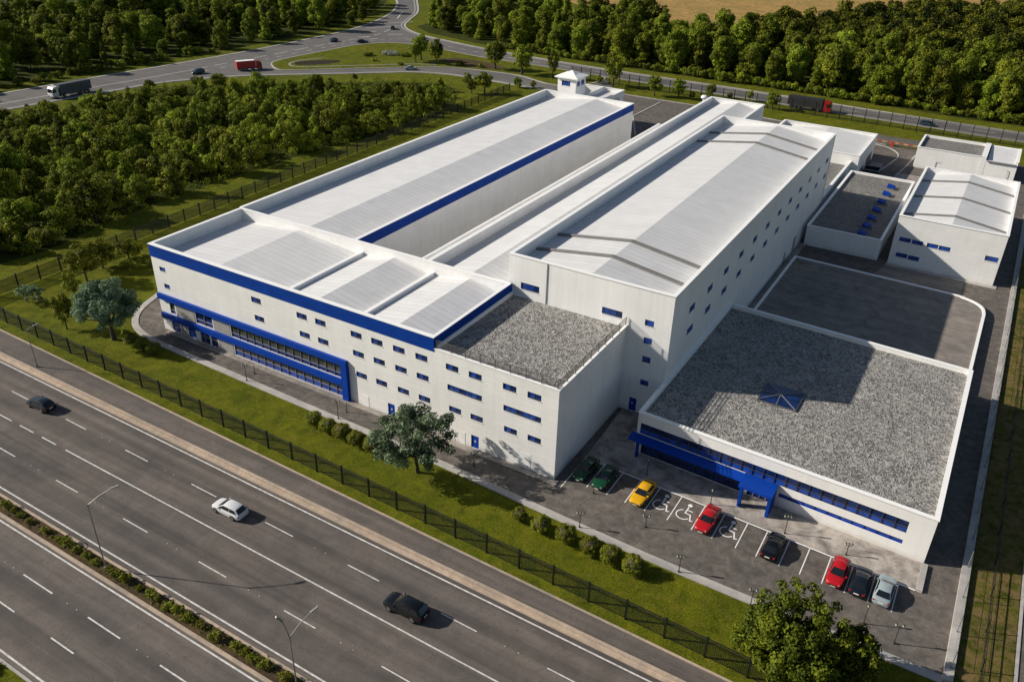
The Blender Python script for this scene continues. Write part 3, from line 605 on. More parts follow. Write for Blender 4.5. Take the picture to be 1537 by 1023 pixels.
mb = MB(); rr = [[(x, 10.52 + sh(x), 2.5), (x, 10.52 + sh(x), 2.98), (x, 9.3 + sh(x), 2.62), (x, 9.3 + sh(x), 2.4)] for x in (5.0, 19.6)]; mb.loft(rr); mb.build('canopy', 'bluelip', an)
shx(MB().box(6.05, 6.35, 9.5, 9.9, 0, 2.42)).build('canopy_post', 'bluelip', an)
po = shx(MB().box(19.65, 23.6, 7.7, 10.48, 2.85, 3.14)).build('entrance_porch', 'bluelip', an)
for x, y1 in ((19.85, 8.5), (23.15, 8.7)): shx(MB().box(x, x + .35, 7.85, y1, 0, 2.85)).build('porch_leg', 'blue', po)
shx(MB().box(23.3, 23.5, 8.7, 10.46, 0, 2.85)).build('porch_side', 'blue', po)
sk = MB(); sk.box(16.9, 21.9, 22.0, 26.9, 5.3, 5.62); sk = sk.build('skylight', 'rail', an)
mb = MB(); ap = (19.3, 24.5, 5.82); co = [(17.0, 22.1, 5.64), (21.8, 22.1, 5.64), (21.8, 26.8, 5.64), (17.0, 26.8, 5.64)]
for i in range(4): mb.poly([co[i], co[(i + 1) % 4], ap])
mb.build('pane', 'darkglass', sk); mb = MB()
for c in co + [(19.4, 22.1, 5.64), (17., 24.4, 5.64)]: mb.bar((c[0], c[1], c[2] + .03), (ap[0], ap[1], ap[2] + .03), .09, .06)
mb.build('rib', 'galv', sk)

# ---- low flat building with blue roof hatches
lb = root('flat_store', 'low white flat-roofed store with a row of small blue roof hatches', 'store building', (13, 112, 0))
wl = MB(); wl.box(6.6, 20.5, 91.6, 91.95, 0, 4.1); wl.box(20.15, 20.5, 91.95, 133, 0, 4.1); wl.box(6.6, 20.15, 132.65, 133, 0, 4.1); wl.box(6.6, 6.95, 91.95, 132.65, 0, 4.1); wl.build('wall', 'rib', lb)
cp = MB(); cp.box(6.5, 20.6, 91.5, 92.0, 4.1, 4.2); cp.box(20.1, 20.6, 92.0, 133.1, 4.1, 4.2); cp.box(6.5, 20.1, 132.6, 133.1, 4.1, 4.198); cp.box(6.5, 7.0, 92.0, 132.6, 4.1, 4.2); cp.build('coping', 'coping', lb)
MB().box(6.8, 20.3, 91.8, 132.8, 3.3, 3.72).build('gravel_roof', 'gravel2', lb)
MB().box(7.6, 10.3, 91.54, 91.6, .1, 3.4).build('roller_door', 'sill', lb)
for y in (125.9, 120.3, 114.4, 108.7, 103.1, 98.1, 93.4):
    o = MB().box(15.9, 17.3, y - .85, y + .85, 3.7, 4.1).build('roof_hatch', 'galv', lb)
    mb = MB(); mb.loft([[(15.8, yy, 4.1), (17.4, yy, 4.1), (17.4, yy, 4.25), (15.8, yy, 4.62)] for yy in (y + .95, y - .95)]); mb.build('hatch_lid', 'bluelip', o)
    MB().box(17.4, 17.75, y - .6, y + .6, 3.7, 4.0).build('hatch_vent', 'rail', o)

# ---- gabled shed
hs = root('gabled_shed', 'white gabled shed with grey roof ribs and paired blue windows', 'shed', (31.2, 109, 0))
Ph = PF(91.3)
hw = [(23.4, 25.4, 4.9, 5.7), (25.6, 27.55, 4.85, 5.65), (28.2, 30.15, 4.8, 5.62), (30.25, 32.2, 4.75, 5.58), (23.5, 25.5, 1.8, 2.62), (25.65, 27.6, 1.7, 2.55), (37.95, 40.1, 4.6, 5.5)]
wl = MB(); wl.wall(Ph, 22.4, 40.5, 0, 9.7, hw, .22); wl.box(22.4, 40.2, 91.53, 91.75, 0, 9.68); wl.box(40.15, 40.5, 91.303, 126.5, 0, 9.7); wl.box(22.4, 22.75, 91.303, 126.5, 0, 9.7); wl.box(22.75, 40.15, 126.15, 126.5, 0, 9.7); wl.build('wall', 'wall', hs)
cp = MB(); cp.box(22.32, 40.58, 91.2, 91.8, 9.7, 9.78); cp.box(40.1, 40.58, 91.8, 126.6, 9.7, 9.78); cp.box(22.32, 22.8, 91.8, 126.6, 9.7, 9.78); cp.box(22.8, 40.1, 126.1, 126.6, 9.7, 9.778); cp.build('coping', 'coping', hs)
gable(22.6, 31.3, 40.3, 91.6, 126.3, 8.4, 9.72, 8.4).build('gable_roof', 'roof', hs)
for y in (96.5, 108.3, 119.8):
    mb = MB()
    for (xa, za), (xb, zb) in (((22.8, 8.42), (31.3, 9.72)), ((31.3, 9.72), (40.1, 8.43))):
        mb.poly([(xa, y - .35, za + .22), (xb, y - .35, zb + .22), (xb, y + .35, zb + .22), (xa, y + .35, za + .22)], 1); mb.poly([(xa, y - .35, za - .1), (xb, y - .35, zb - .1), (xb, y - .35, zb + .22), (xa, y - .35, za + .22)], 0); mb.poly([(xb, y + .35, zb - .1), (xa, y + .35, za - .1), (xa, y + .35, za + .22), (xb, y + .35, zb + .22)], 0)
    mb.build('roof_gutter', ['beamgrey', 'beamgrey'], hs)
for a, b, c, d in hw: add_window(hs, Ph, a, b, c, d, cells=2, glass=('glass',))
d = MB().box(30.5, 32.1, 91.24, 91.3, .16, 2.6).build('door', 'sill', hs); MB().box(30.65, 30.75, 91.2, 91.24, 2.3, 2.5).build('handle', 'frame', d)

# ---- rear halls
rg = root('rear_hall', 'white rear hall with a shallow gabled roof behind the tall warehouse', 'rear hall', (-5, 149, 0))
wl = MB(); wl.box(-16.9, 7.0, 138.4, 138.75, 0, 6.3); wl.box(6.65, 7.0, 138.75, 161.3, 0, 6.3); wl.box(-16.9, -16.5, 138.75, 161.3, 0, 6.3); wl.box(-16.5, 6.65, 160.9, 161.3, 0, 6.3); wl.build('wall', 'wall', rg)
cp = MB(); cp.box(-17, 7.1, 138.3, 138.8, 6.3, 6.38); cp.box(6.6, 7.1, 138.8, 161.4, 6.3, 6.38); cp.box(-17, -16.4, 138.8, 161.4, 6.3, 6.38); cp.box(-16.4, 6.6, 160.8, 161.4, 6.3, 6.378); cp.build('coping', 'coping', rg)
gable(-16.7, -5, 6.8, 138.5, 161.1, 5.0, 6.25, 5.6).build('gable_roof', 'roof', rg)
MB().box(7.0, 7.1, 151, 158, .1, 2.6).build('loading_door', 'frame', rg)
cn = root('gravel_link', 'low white link with a gravel roof between the tall warehouse and the rear hall', 'link building', (-2, 123, 0))
MB().box(5.0, 5.4, 107.65, 138.35, 0, 4.7).build('wall', 'wall', cn); MB().box(-17, -16.6, 107.65, 138.35, 0, 4.7).build('wall', 'wall', cn)
MB().box(4.9, 5.5, 107.65, 138.3, 4.7, 4.8).build('coping', 'coping', cn); MB().box(-16.8, 5.1, 107.62, 138.38, 3.0, 3.6).build('gravel_roof', 'gravel2', cn)

br = root('corner_store', 'white corner store with half gravel roof and half pale lean-to roof by the rear fence', 'store building', (28, 166, 0))
wl = MB(); wl.box(17.2, 32.0, 159.5, 159.9, 0, 5.2); wl.box(17.2, 17.55, 159.9, 173, 0, 5.2); wl.box(17.55, 32.0, 172.6, 173, 0, 5.2); wl.box(31.7, 32.9, 159.45, 173.1, 0, 5.5); wl.box(32.9, 39.8, 159.48, 159.9, 0, 4.5); wl.box(39.4, 39.8, 159.9, 173, 0, 5.2); wl.box(32.9, 39.4, 172.6, 173, 0, 5.2); wl.build('wall', 'wall', br)
cp = MB(); cp.box(17.1, 31.65, 159.4, 159.95, 5.2, 5.28); cp.box(17.1, 17.6, 159.95, 173.1, 5.2, 5.28); cp.box(17.6, 31.65, 172.55, 173.1, 5.2, 5.278); cp.build('coping', 'coping', br); MB().box(39.35, 39.9, 159.4, 173.1, 5.2, 5.28).build('coping', 'coping', br)
MB().box(17.4, 31.8, 159.7, 172.8, 4.3, 4.7).build('gravel_roof', 'gravel2', br)
mb = MB(); mb.loft([[(x, 159.3, 4.6), (x, 172.7, 5.05), (x, 172.7, 4.8), (x, 159.3, 4.35)] for x in (33.2, 39.35)]); mb.build('lean_to_roof', 'roof', br)
MB().box(33.2, 39.3, 159.15, 159.3, 4.3, 4.62).build('gutter', 'galv', br)
MB().tube([(22.2, 159.4, 0), (22.2, 159.4, 2.2), (23.2, 159.4, 2.2)], .05, 6).build('pipe', 'galv', br); MB().tube([(38.2, 159.3, 0), (38.2, 159.3, 3.0), (37.7, 159.3, 3.0)], .05, 6).build('pipe', 'galv', br)

# ---- guard tower and rear block
tb = root('guard_tower', 'small white watch tower with a hipped white roof and blue windows', 'tower', (-68.5, 139, 0))
Pt = PF(133.9); Pt2 = PX(-66.7); w1 = [(-71.0, -68.4, 13.0, 14.3)]; w2_ = [(134.5, 136.3, 13.0, 14.3), (137.0, 138.9, 13.0, 14.3)]
wl = MB(); wl.wall(Pt, -72.2, -66.7, 0, 15.1, w1, .2); wl.wall(Pt2, 133.9, 139.7, 0, 15.1, w2_, .2); wl.box(-72.2, -66.95, 134.12, 139.7, 0, 15.08); wl.build('wall', 'coping', tb)
add_window(tb, Pt, *w1[0], cells=4, glass=('glass',), frame='mullion')
for h in w2_: add_window(tb, Pt2, *h, cells=2, glass=('glass',), frame='mullion')
mb = MB(); e = [(-72.9, 133.2, 15.0), (-66.0, 133.2, 15.0), (-66.0, 140.4, 15.0), (-72.9, 140.4, 15.0)]; ap = (-69.45, 136.8, 16.7)
mb.loft([e, [(x, y, 15.28) for x, y, z in e]])
for i in range(4):
    a, b = e[i], e[(i + 1) % 4]; m1 = tuple(.5 * (p + q) for p, q in zip(a, ap)); m2 = tuple(.5 * (p + q) for p, q in zip(b, ap))
    mb.poly([(a[0], a[1], 15.285), (b[0], b[1], 15.285), (m2[0], m2[1], 15.85), (m1[0], m1[1], 15.85)]); mb.poly([(m1[0], m1[1], 15.85), (m2[0], m2[1], 15.85), ap])
mb.build('hipped_roof', 'coping', tb)
rb = root('rear_block', 'low white rear block with a blue emblem at the foot of the watch tower', 'rear block', (-66, 138, 0))
wl = MB(); wl.box(-72.8, -60.3, 122.45, 122.8, 0, 9.8); wl.box(-60.7, -60.3, 122.8, 152, 0, 9.8); wl.box(-73.2, -72.8, 122.45, 152, 0, 9.8); wl.box(-72.8, -60.7, 151.6, 152, 0, 9.8); wl.box(-66.55, -66.3, 122.8, 151.6, 8.5, 10.1); wl.build('wall', 'wall', rb)
mb = MB(); mb.box(-72.8, -66.55, 122.8, 133.88, 8.4, 9.2); mb.box(-66.3, -60.7, 122.8, 151.6, 8.4, 8.9); mb.build('flat_roof', 'roof', rb)
MB().box(-60.75, -60.22, 122.5, 152.1, 9.8, 9.9).build('coping', 'coping', rb); MB().box(-73.3, -60.76, 151.5, 152.1, 9.8, 9.9).build('coping', 'coping', rb)
mb = MB(); xs = -60.28; arc = [(137.2 + 3.6 * math.cos(t), 6.0 + 2.9 * math.sin(t)) for t in [R_(10 + 17 * i) for i in range(11)]]; inn = [(137.4 + 2.4 * math.cos(t), 5.6 + 2.2 * math.sin(t)) for t in [R_(10 + 17 * i) for i in range(11)]]
for i in range(10): mb.poly([(xs, arc[i][0], arc[i][1]), (xs, arc[i + 1][0], arc[i + 1][1]), (xs, inn[i + 1][0], inn[i + 1][1]), (xs, inn[i][0], inn[i][1])])
for y0, y1, z0, z1 in ((144.0, 144.3, 7.6, 8.6), (144.9, 145.2, 7.6, 8.6), (145.8, 146.4, 8.3, 8.55), (147.0, 147.3, 7.6, 8.6), (147.8, 148.9, 7.6, 7.85), (147.8, 148.1, 7.85, 8.6)): mb.poly([(xs, y0, z0), (xs, y1, z0), (xs, y1, z1), (xs, y0, z1)])
mb.build('emblem', 'bluelip', rb)
mb = MB(); mb.loft([[(-74.2, 126.5, 9.4), (-69.5, 126.5, 9.4), (-71.8, 126.5, 12.4)], [(-74.2, 133, 9.4), (-69.5, 133, 9.4), (-71.8, 133, 12.0)]]); mb.build('grey_roof_hood', 'beamgrey', rb)
# ================================================================ FENCES
def fence(name, label, A, B, h, spacing, pw, bars, rails, barw=.035, z=0.0, inset=0.):
    A, B = Vector((*A, z)), Vector((*B, z)); d = (B - A); L = d.length; d.normalize(); rt = root(name, label, 'fence', tuple(A)); n = max(1, round(L / spacing))
    for i in range(n + 1):
        p = A + d * (L * i / n); m = MB(); m.bar(p, p + Vector((0, 0, h)), pw, pw); m.box(p.x - pw * .65, p.x + pw * .65, p.y - pw * .65, p.y + pw * .65, h, h + .06); m.build('post', 'fence', rt)
    m = MB()
    for zr in rails: m.bar(A + Vector((0, 0, zr)), B + Vector((0, 0, zr)), .05, .06)
    m.build('rail', 'fence', rt)
    if bars:
        m = MB(); k = int(L / bars); a = d * barw / 2
        for i in range(k):
            p = A + d * (L * (i + .5) / k); q = p + Vector((0, 0, rails[-1])); p = p + Vector((0, 0, rails[0]))
            m.poly([p - a, p + a, q + a, q - a])
        for zr in np.arange(rails[0] + .25, rails[-1], .28): m.bar(A + Vector((0, 0, float(zr))), B + Vector((0, 0, float(zr))), .02, .02)
        m.build('mesh_panel', 'fence', rt)
    return rt
fence('perimeter_fence', 'long black mesh fence on the grass verge beside the motorway', (-140, -10.9), (44.5, -15.9), 2.6, 4.1, .17, .17, (.2, 2.25, 2.5), .04)
fence('perimeter_fence', 'black mesh fence running along the left side of the long hall', (-100.6, -11.9), (-107.5, 168), 2.6, 4.0, .2, .13, (.25, 1.3, 2.4), .06)
fence('perimeter_fence', 'tall black fence along the back road behind the site', (-100, 197.5), (45.5, 196.6), 4.2, 3.6, .2, .3, (.4, 1.5, 2.6, 3.9), .05)
fence('wire_fence', 'thin dark wire fence on the rough grass strip at the right edge', (46.5, -14), (46.3, 186), 1.7, 5.4, .08, 0, (.5, 1.0, 1.65))
rt = root('kerb_railing', 'slender steel posts with wires standing on the boundary kerb right of the annex', 'fence', (44.05, -5, 0))
for i in range(22):
    y = -4.6 + 5.05 * i if i > 1 else -4.6 + 4.9 * i
    m = MB(); m.tube([(44.0, y, .45), (44.0, y, 2.6)], .05, 6); m.tube([(44.0, y, .45), (44.0, y, .5)], .11, 8); m.build('post', 'galv', rt)
m = MB(); [m.bar((44.0, -4.6, z), (44.0, 101.5, z), .02, .02) for z in (1.2, 1.9, 2.55)]; m.build('wire', 'galv', rt)

# ================================================================ TREES AND SHRUBS
def leaf_arrays(rng, clumps, per, leaf, jit=.42, core=True):
    """clumps: (x,y,z,r,tint). returns verts (n,4,3) quads and per-face tint"""
    V = []; T = []
    for cx, cy, cz, rr, tt in clumps:
        k = max(8, int(per * rr * rr))
        d = rng.normal(size=(k, 3)); d[:, 2] = d[:, 2] * .9 + .22; d /= np.linalg.norm(d, axis=1)[:, None]
        p = np.array([cx, cy, cz]) + d * (rr * rng.uniform(.62, 1.08, k))[:, None] * np.array([1, 1, .82])
        nn = d + rng.normal(size=(k, 3)) * jit; nn[:, 2] += .25; nn /= np.linalg.norm(nn, axis=1)[:, None]
        a = np.cross(nn, rng.normal(size=(k, 3))); a /= np.linalg.norm(a, axis=1)[:, None]; b = np.cross(nn, a)
        s = leaf * rng.uniform(.55, 1.3, k)[:, None]; bend = nn * s * .25
        V.append(np.stack([p + a * s - bend, p + b * s * .62, p - a * s - bend, p - b * s * .62], 1)); T.append(np.clip(tt + rng.normal(0, .13, k), 0, 1))
    return np.concatenate(V), np.concatenate(T)
def leaf_mesh(name, V, T, mat, extra=None, extramat=None):
    nq = len(V); ev = extra.v if extra else []; ef = extra.f if extra else []
    me = bpy.data.meshes.new(name); nv = nq * 4 + len(ev); ls = [4] * nq + [len(q) for q in ef]; tot = sum(ls)
    me.vertices.add(nv); co = np.concatenate([V.reshape(-1, 3), np.array(ev, float).reshape(-1, 3)]); me.vertices.foreach_set('co', co.ravel())
    idx = np.concatenate([np.arange(nq * 4), np.array([i + nq * 4 for q in ef for i in q], int)]) if ef else np.arange(nq * 4)
    me.loops.add(tot); me.loops.foreach_set('vertex_index', idx.astype(np.int32)); me.polygons.add(len(ls))
    st = np.concatenate([[0], np.cumsum(ls)[:-1]]); me.polygons.foreach_set('loop_start', st.astype(np.int32))
    at = me.attributes.new('tint', 'FLOAT', 'FACE'); at.data.foreach_set('value', np.concatenate([T, np.zeros(len(ef))]).astype(np.float32))
    me.materials.append(M[mat])
    if extra: me.materials.append(M[extramat]); me.polygons.foreach_set('material_index', np.array([0] * nq + [1] * len(ef), np.int32))
    me.update(calc_edges=True); me.validate(); return me
def crown_clumps(rng, H, R, base, n, rc, shape='dome', lean=.0):
    out = []
    for i in range(n):
        for _ in range(30):
            x, y = rng.uniform(-1, 1, 2); z = rng.uniform(0, 1)
            if shape == 'dome': lim = math.sqrt(max(0, 1 - (max(0, z - .35) / .65) ** 2)) * (.72 + .28 * min(1, z / .3))
            elif shape == 'cone': lim = (1 - z) * .9 + .12
            else: lim = math.sqrt(max(0, 1 - (2 * z - 1) ** 2))
            q = math.hypot(x, y)
            if q <= lim and (q > lim * .45 or z > .7 or rng.random() < .3): break
        r1 = rc * rng.uniform(.65, 1.25)
        out.append((x * (R - r1 * .6) * (1 + lean * z), y * (R - r1 * .6), base + z * (H - base - r1 * .7) + r1 * .2, r1, float(np.clip(rng.normal(.5, .22), 0, 1))))
    return out
def trunk_mb(rng, base, clumps, r0, limbs=7, H=None):
    m = MB(); top = H or base + .5; bx, by = rng.normal(0, .12, 2)
    m.tube([(0, 0, -.15), (bx * .4, by * .4, base * .5), (bx, by, base), (bx * 1.6, by * 1.6, top)], [r0 * 1.35, r0, r0 * .85, r0 * .35], 8)
    cs = sorted(clumps, key=lambda c: c[2])[:max(limbs * 2, 1)]
    for i in range(min(limbs, len(cs))):
        c = cs[i * len(cs) // limbs]; s = Vector((bx * .8, by * .8, base * rng.uniform(.75, 1.0))); e = Vector(c[:3]); mdl = s.lerp(e, .5) + Vector((0, 0, .25))
        m.tube([s, mdl, e], [r0 * .5, r0 * .32, r0 * .12], 6)
    return m
def make_tree(name, label, cat, seed, H, R, base, n, rc, per, leaf, mat, r0=.25, shape='dome', limbs=7, loc=(0, 0, 0), group=None, clumps=None):
    rng = np.random.default_rng(seed); cl = clumps or crown_clumps(rng, H, R, base, n, rc, shape); V, T = leaf_arrays(rng, cl, per, leaf)
    rt = root(name, label, cat, loc, group=group)
    c = bpy.data.objects.new('crown', leaf_mesh('crown', V, T, mat)); C.objects.link(c); c.parent = rt
    t = trunk_mb(rng, base, cl, r0, limbs, H * .7); o = t.build('trunk', 'bark', None, smooth=True); o.parent = rt; o.location = (0, 0, 0)
    return rt
def place(src, loc, rz, s, label, group=None):
    c = copy_tree(src); c.location = loc; c.rotation_euler = (0, 0, rz); c.scale = (s[0], s[0], s[1]) if isinstance(s, tuple) else (s, s, s); c['label'] = label
    if group: c['group'] = group
    elif 'group' in c: del c['group']
    return c

# big single trees near the buildings
make_tree('spreading_tree', 'blue grey spreading tree with a forked trunk near the rounded path', 'tree', 11, 9.8, 5.0, 3.6, 95, .95, 220, .15, 'leaf_blue', .3, loc=(-72.6, -6.6, 0), limbs=9)
make_tree('spreading_tree', 'grey green broad tree standing on the lawn before the office block facade', 'tree', 112, 9.0, 5.7, 2.9, 125, .78, 240, .15, 'leaf_dark', .21, loc=(-14.9, -7.6, 0), limbs=9)
rg_ = np.random.default_rng(13); bigc = crown_clumps(rg_, 9.4, 4.2, .9, 120, .8, 'dome') + [(x_, y_, z_, .55, .65) for x_, y_, z_ in ((-.6, .8, 9.9), (.9, 1.5, 9.5), (2.0, .2, 9.2), (-2.2, 1.4, 8.9), (-3.6, .4, 7.2), (3.6, 1.2, 7.6), (-1.2, 2.6, 8.8), (2.6, 2.4, 8.0), (-3.4, 2.2, 6.4), (0.2, 3.4, 8.2))] + [(x + 1.9, y - 1.2, z * .8, r_, t_) for x, y, z, r_, t_ in crown_clumps(rg_, 9.0, 3.2, .9, 50, .95, 'oval')] + [(x - 2.6, y + .2, z * .72, r_, t_) for x, y, z, r_, t_ in crown_clumps(rg_, 8.5, 2.6, .9, 36, .9, 'oval')]
make_tree('broadleaf_tree', 'tallest bushy dark green tree at the bottom right corner of the lawn', 'tree', 13, 9.6, 4.9, 1.6, 120, 1.05, 230, .17, 'leaf_big', .3, loc=(30.9, -13.3, 0), clumps=bigc)
make_tree('broadleaf_tree', 'smaller bushy green tree leaning out over the car park kerb beside the tallest one', 'tree', 14, 6.9, 3.0, .8, 74, .68, 240, .17, 'leaf_big', .22, loc=(35.9, -11.2, 0))
make_tree('garden_tree', 'pale thin young tree by the fence corner at the far left', 'tree', 15, 3.3, 1.6, 1.0, 22, .45, 160, .15, 'leaf_dark', .1, loc=(-95.1, -6.2, 0))
make_tree('garden_tree', 'sparse silvery young tree with open branches on the left lawn', 'tree', 16, 3.3, 2.1, .9, 26, .45, 150, .15, 'leaf_dark', .1, loc=(-92.9, -5.4, 0))
make_tree('garden_tree', 'tall narrow green tree on the left lawn behind the slender shrub tree', 'tree', 17, 5.0, 1.7, .7, 32, .55, 190, .16, 'leaf_hedge', .12, loc=(-90.5, -.8, 0), shape='oval')
make_tree('garden_tree', 'slender upright shrub tree left of the blue grey tree', 'tree', 18, 6.4, 1.7, 1.2, 34, .6, 190, .16, 'leaf_hedge', .11, loc=(-81.4, -8.4, 0), shape='oval')
make_tree('garden_tree', 'dark rounded tree with a clear stem in front of the left fence', 'tree', 19, 7.0, 3.0, 2.2, 50, .8, 180, .17, 'leaf_hedge', .17, loc=(-94, 4.0, 0))
make_tree('garden_tree', 'wide feathery tree behind the clear stemmed one at the left fence', 'tree', 20, 5.6, 3.2, 1.4, 44, .8, 180, .17, 'leaf_hedge', .17, loc=(-96.2, 8.8, 0))
make_tree('garden_tree', 'low bushy tree touching the left fence beyond the feathery tree', 'tree', 21, 3.9, 2.6, .8, 32, .7, 190, .17, 'leaf_wood', .14, loc=(-96.2, 14.2, 0))
def shrub(name, label, seed, R, H, loc, mat='leaf_hedge', group=None, n=26, rc=.42, per=300, leaf=.10):
    rng = np.random.default_rng(seed); cl = [(0, 0, H * .5, min(R, H * .5) * .78, .4)]
    for i in range(n):
        d = rng.normal(size=3); d /= np.linalg.norm(d); d[2] = max(d[2], -.7); cl.append((d[0] * (R - rc * .7), d[1] * (R - rc * .7), max(.25, H * .5 + d[2] * (H * .5 - rc * .7)), rc * rng.uniform(.7, 1.2), float(np.clip(rng.normal(.5, .2), 0, 1))))
    V, T = leaf_arrays(rng, cl, per, leaf); V[:, :, 2] = np.maximum(V[:, :, 2], .02)
    m = MB(); m.tube([(0, 0, -.1), (0, 0, H * .5)], [.07, .04], 6)
    o = bpy.data.objects.new(name, leaf_mesh(name, V, T, mat, m, 'bark')); C.objects.link(o); o.location = loc; return tag(o, label, 'shrub', group)
def ball(name, label, seed, R, loc, group, mat='leaf_hedge'):
    rng = np.random.default_rng(seed); cl = [(0, 0, R * .9, R * .93, .45)]
    for i in range(26):
        d = rng.normal(size=3); d /= np.linalg.norm(d); d[2] = max(d[2], -.6); cl.append((d[0] * R * .78, d[1] * R * .78, R * .9 + d[2] * R * .66, R * .26, float(np.clip(rng.normal(.5, .15), 0, 1))))
    V, T = leaf_arrays(rng, cl, 1100, .075, jit=.3); V[:, :, 2] = np.maximum(V[:, :, 2], .02)
    m = MB(); m.tube([(0, 0, -.1), (0, 0, R)], [.07, .04], 6); m.sphere((0, 0, R * .9), R * .72, R * .66, 12)
    o = bpy.data.objects.new(name, leaf_mesh(name, V, T, mat, m, 'bark')); C.objects.link(o); o.location = loc; o.rotation_euler = (0, 0, seed * 1.1); return tag(o, label, 'shrub', group)
for i, (x, y) in enumerate([(-.2, -8.3), (2.7, -8.6), (5.8, -8.6), (8.8, -8.8), (11.3, -8.9), (13.9, -9.0)]):
    ball('round_bush', f'{ordinal(i)} from the left of six round bushes on the lawn before the car park', 40 + i, (1.25, 1.2, 1.3, 1.22, 1.28, 1.3)[i] if i else .95, (x, y, 0), 'round bushes before the car park')
for i, (x, y) in enumerate([(-31.9, -7.1), (-29.5, -7.2), (-27.1, -7.2), (-24.6, -7.4), (-22.1, -7.3)]):
    ball('round_bush', f'{ordinal(i)} from the left of five round bushes in a row before the office', 50 + i, (1.25, 1.2, 1.28, 1.22, 1.3)[i], (x, y, 0), 'round bushes before the office')
for i, (x, y, h, lb_) in enumerate([(-72.0, -4.9, 1.2, 'low brownish bush just behind the blue grey tree trunk'), (-69.1, -6.2, 2.0, 'dark round bush nearest the blue grey tree trunk'), (-66.6, -6.2, 2.0, 'dark round bush in the middle of the three beside the rounded path'), (-64.0, -6.2, 2.0, 'dark round bush farthest right of the three beside the rounded path')]):
    ball('round_bush', lb_, 60 + i, h * .58, (x, y, 0), None, 'leaf_hedge' if i else 'leaf_wood')
shrub('low_bush', 'dense low bush at the left fence next to the bare earth patch', 66, 1.9, 1.8, (-92.0, 11.4, 0), 'leaf_wood'); shrub('low_bush', 'small bush at the left fence behind the bare earth patch', 67, 1.3, 1.5, (-89.8, 14.5, 0), 'leaf_wood')
med = [-49.7, -48.3, -47.0, -45.4, -42.5, -40.1, -38.7, -37.1, -35.4, -33.9, -31.4, -30.3, -29.1, -27.1, -25.0, -22.8, -21.3, -20.0, -18.3, -16.1, -13.5, -12.3, -11.0, -9.9, -7.1]
msrc = [shrub('median_shrub', '', 70 + i, .62, .95, (0, 0, 0), n=12, rc=.26, per=480, leaf=.085, mat='leaf_hedge') for i in range(4)]
rnd = random.Random(5)
for i, x in enumerate(med):
    o = msrc[i] if i < 4 else msrc[i % 4].copy()
    if i >= 4: C.objects.link(o)
    o.location = (x, -37.65 - .006 * (x + 50) + rnd.uniform(-.1, .1), .1); s = rnd.uniform(.72, 1.15); o.scale = (s * rnd.uniform(.9, 1.4), s, s * rnd.uniform(.8, 1.15)); o.rotation_euler = (0, 0, rnd.uniform(-.4, .4))
    o['label'] = f'{ordinal(i)} small green shrub along the motorway median counted from the left end'; o['group'] = 'shrubs in the motorway median'
# scattered weeds on the median soil (uncountable)
rng = np.random.default_rng(99); cl = [(x, -37.65 + rng.normal(0, .35), .12, rng.uniform(.08, .2), rng.uniform(.2, .8)) for x in rng.uniform(-110, 10, 420)]
V, T = leaf_arrays(rng, cl, 900, .06); o = bpy.data.objects.new('weeds', leaf_mesh('weeds', V, T, 'leaf_wood')); C.objects.link(o); stuff(o); o['label'] = 'low weeds scattered over the brown median soil'
o = shrub('low_bush', 'grey green bush at the lower left corner beyond the far carriageway', 97, .8, .9, (-30.6, -51.2, 0))

# street trees in the back area
st = make_tree('street_tree', 'small round street tree left of the barrier drive by the tall back fence', 'tree', 31, 7.2, 2.5, 2.0, 34, .9, 80, .26, 'leaf_forest', .22, loc=(-66.2, 190.7, 0))
st2 = make_tree('roadside_tree', 'tallest roadside tree with a forked trunk on the island lawn', 'tree', 32, 10.2, 3.4, 2.8, 42, 1.05, 70, .28, 'leaf_forest', .32, loc=(-159.3, 190.0, 0))
P_ = lambda src, x, y, h, lab, rz, wd=1.0: place(src, (x, y, 0), rz, (h / (7.2 if src is st else 10.2) * wd, h / (7.2 if src is st else 10.2)), lab)
for x, y, h, lab, k, wd in [(-58.6, 192.5, 6.9, 'small round street tree right of the guard tower, second along the back fence', st, 1), (-50.3, 199.5, 5.0, 'low street tree on the fence line above the middle hall', st, 1.1), (-38.5, 203.5, 3.6, 'stunted street tree left of the tree beside the black lorry', st, 1), (-29.3, 196.8, 6.0, 'dark street tree just left of the black and red lorry', st, 1.1),
    (-83.1, 195, 10, 'large dark tree rising behind the guard tower to its right', st2, 1), (-105.3, 193.1, 9.6, 'narrow tree just left of the guard tower by the back road', st2, .7), (-116.9, 192, 10.6, 'broad dark roadside tree second left of the guard tower', st2, 1.15), (-129, 193.6, 10.6, 'broad dark roadside tree third left of the guard tower', st2, 1.15),
    (-158.8, 186.0, 7.6, 'lower tree standing left of the forked tree on the island lawn', st2, .9), (-150.9, 187.9, 9.6, 'open branched tree right of the forked tree on the island lawn', st2, .9),
    (-112.3, 160.3, 7.4, 'broad tree on the grass beside the site driveway', st2, 1.1), (-115.5, 157.6, 5.0, 'lower tree pressed against the broad one beside the site driveway', st2, 1.1)]:
    P_(k, x, y, h, lab, x * 1.7, wd)
for i, (x, y, h, lab) in enumerate([(-124.5, 168.5, 4.0, 'conical bush beside the site driveway'), (-123.0, 172, 2.6, 'small round bush right of the conical bush by the driveway'), (-107.9, 173.9, 3.6, 'neat round bush at the bend of the site driveway'), (-103.8, 177, 2.5, 'small round bush nearest the long hall at the driveway'), (-55, 195.1, 2.4, 'low bush between two street trees at the back fence'), (-44.8, 202.8, 2.3, 'low bush on the fence line above the tall warehouse'), (-88.4, 195.9, 3.0, 'bush half hidden behind the guard tower roof'), (-77.5, 193, 2.2, 'low bush right of the guard tower')]):
    shrub('garden_bush', lab, 130 + i, h * .42, h, (x, y, 0), n=22, rc=h * .16, per=90, leaf=.22, mat='leaf_forest')
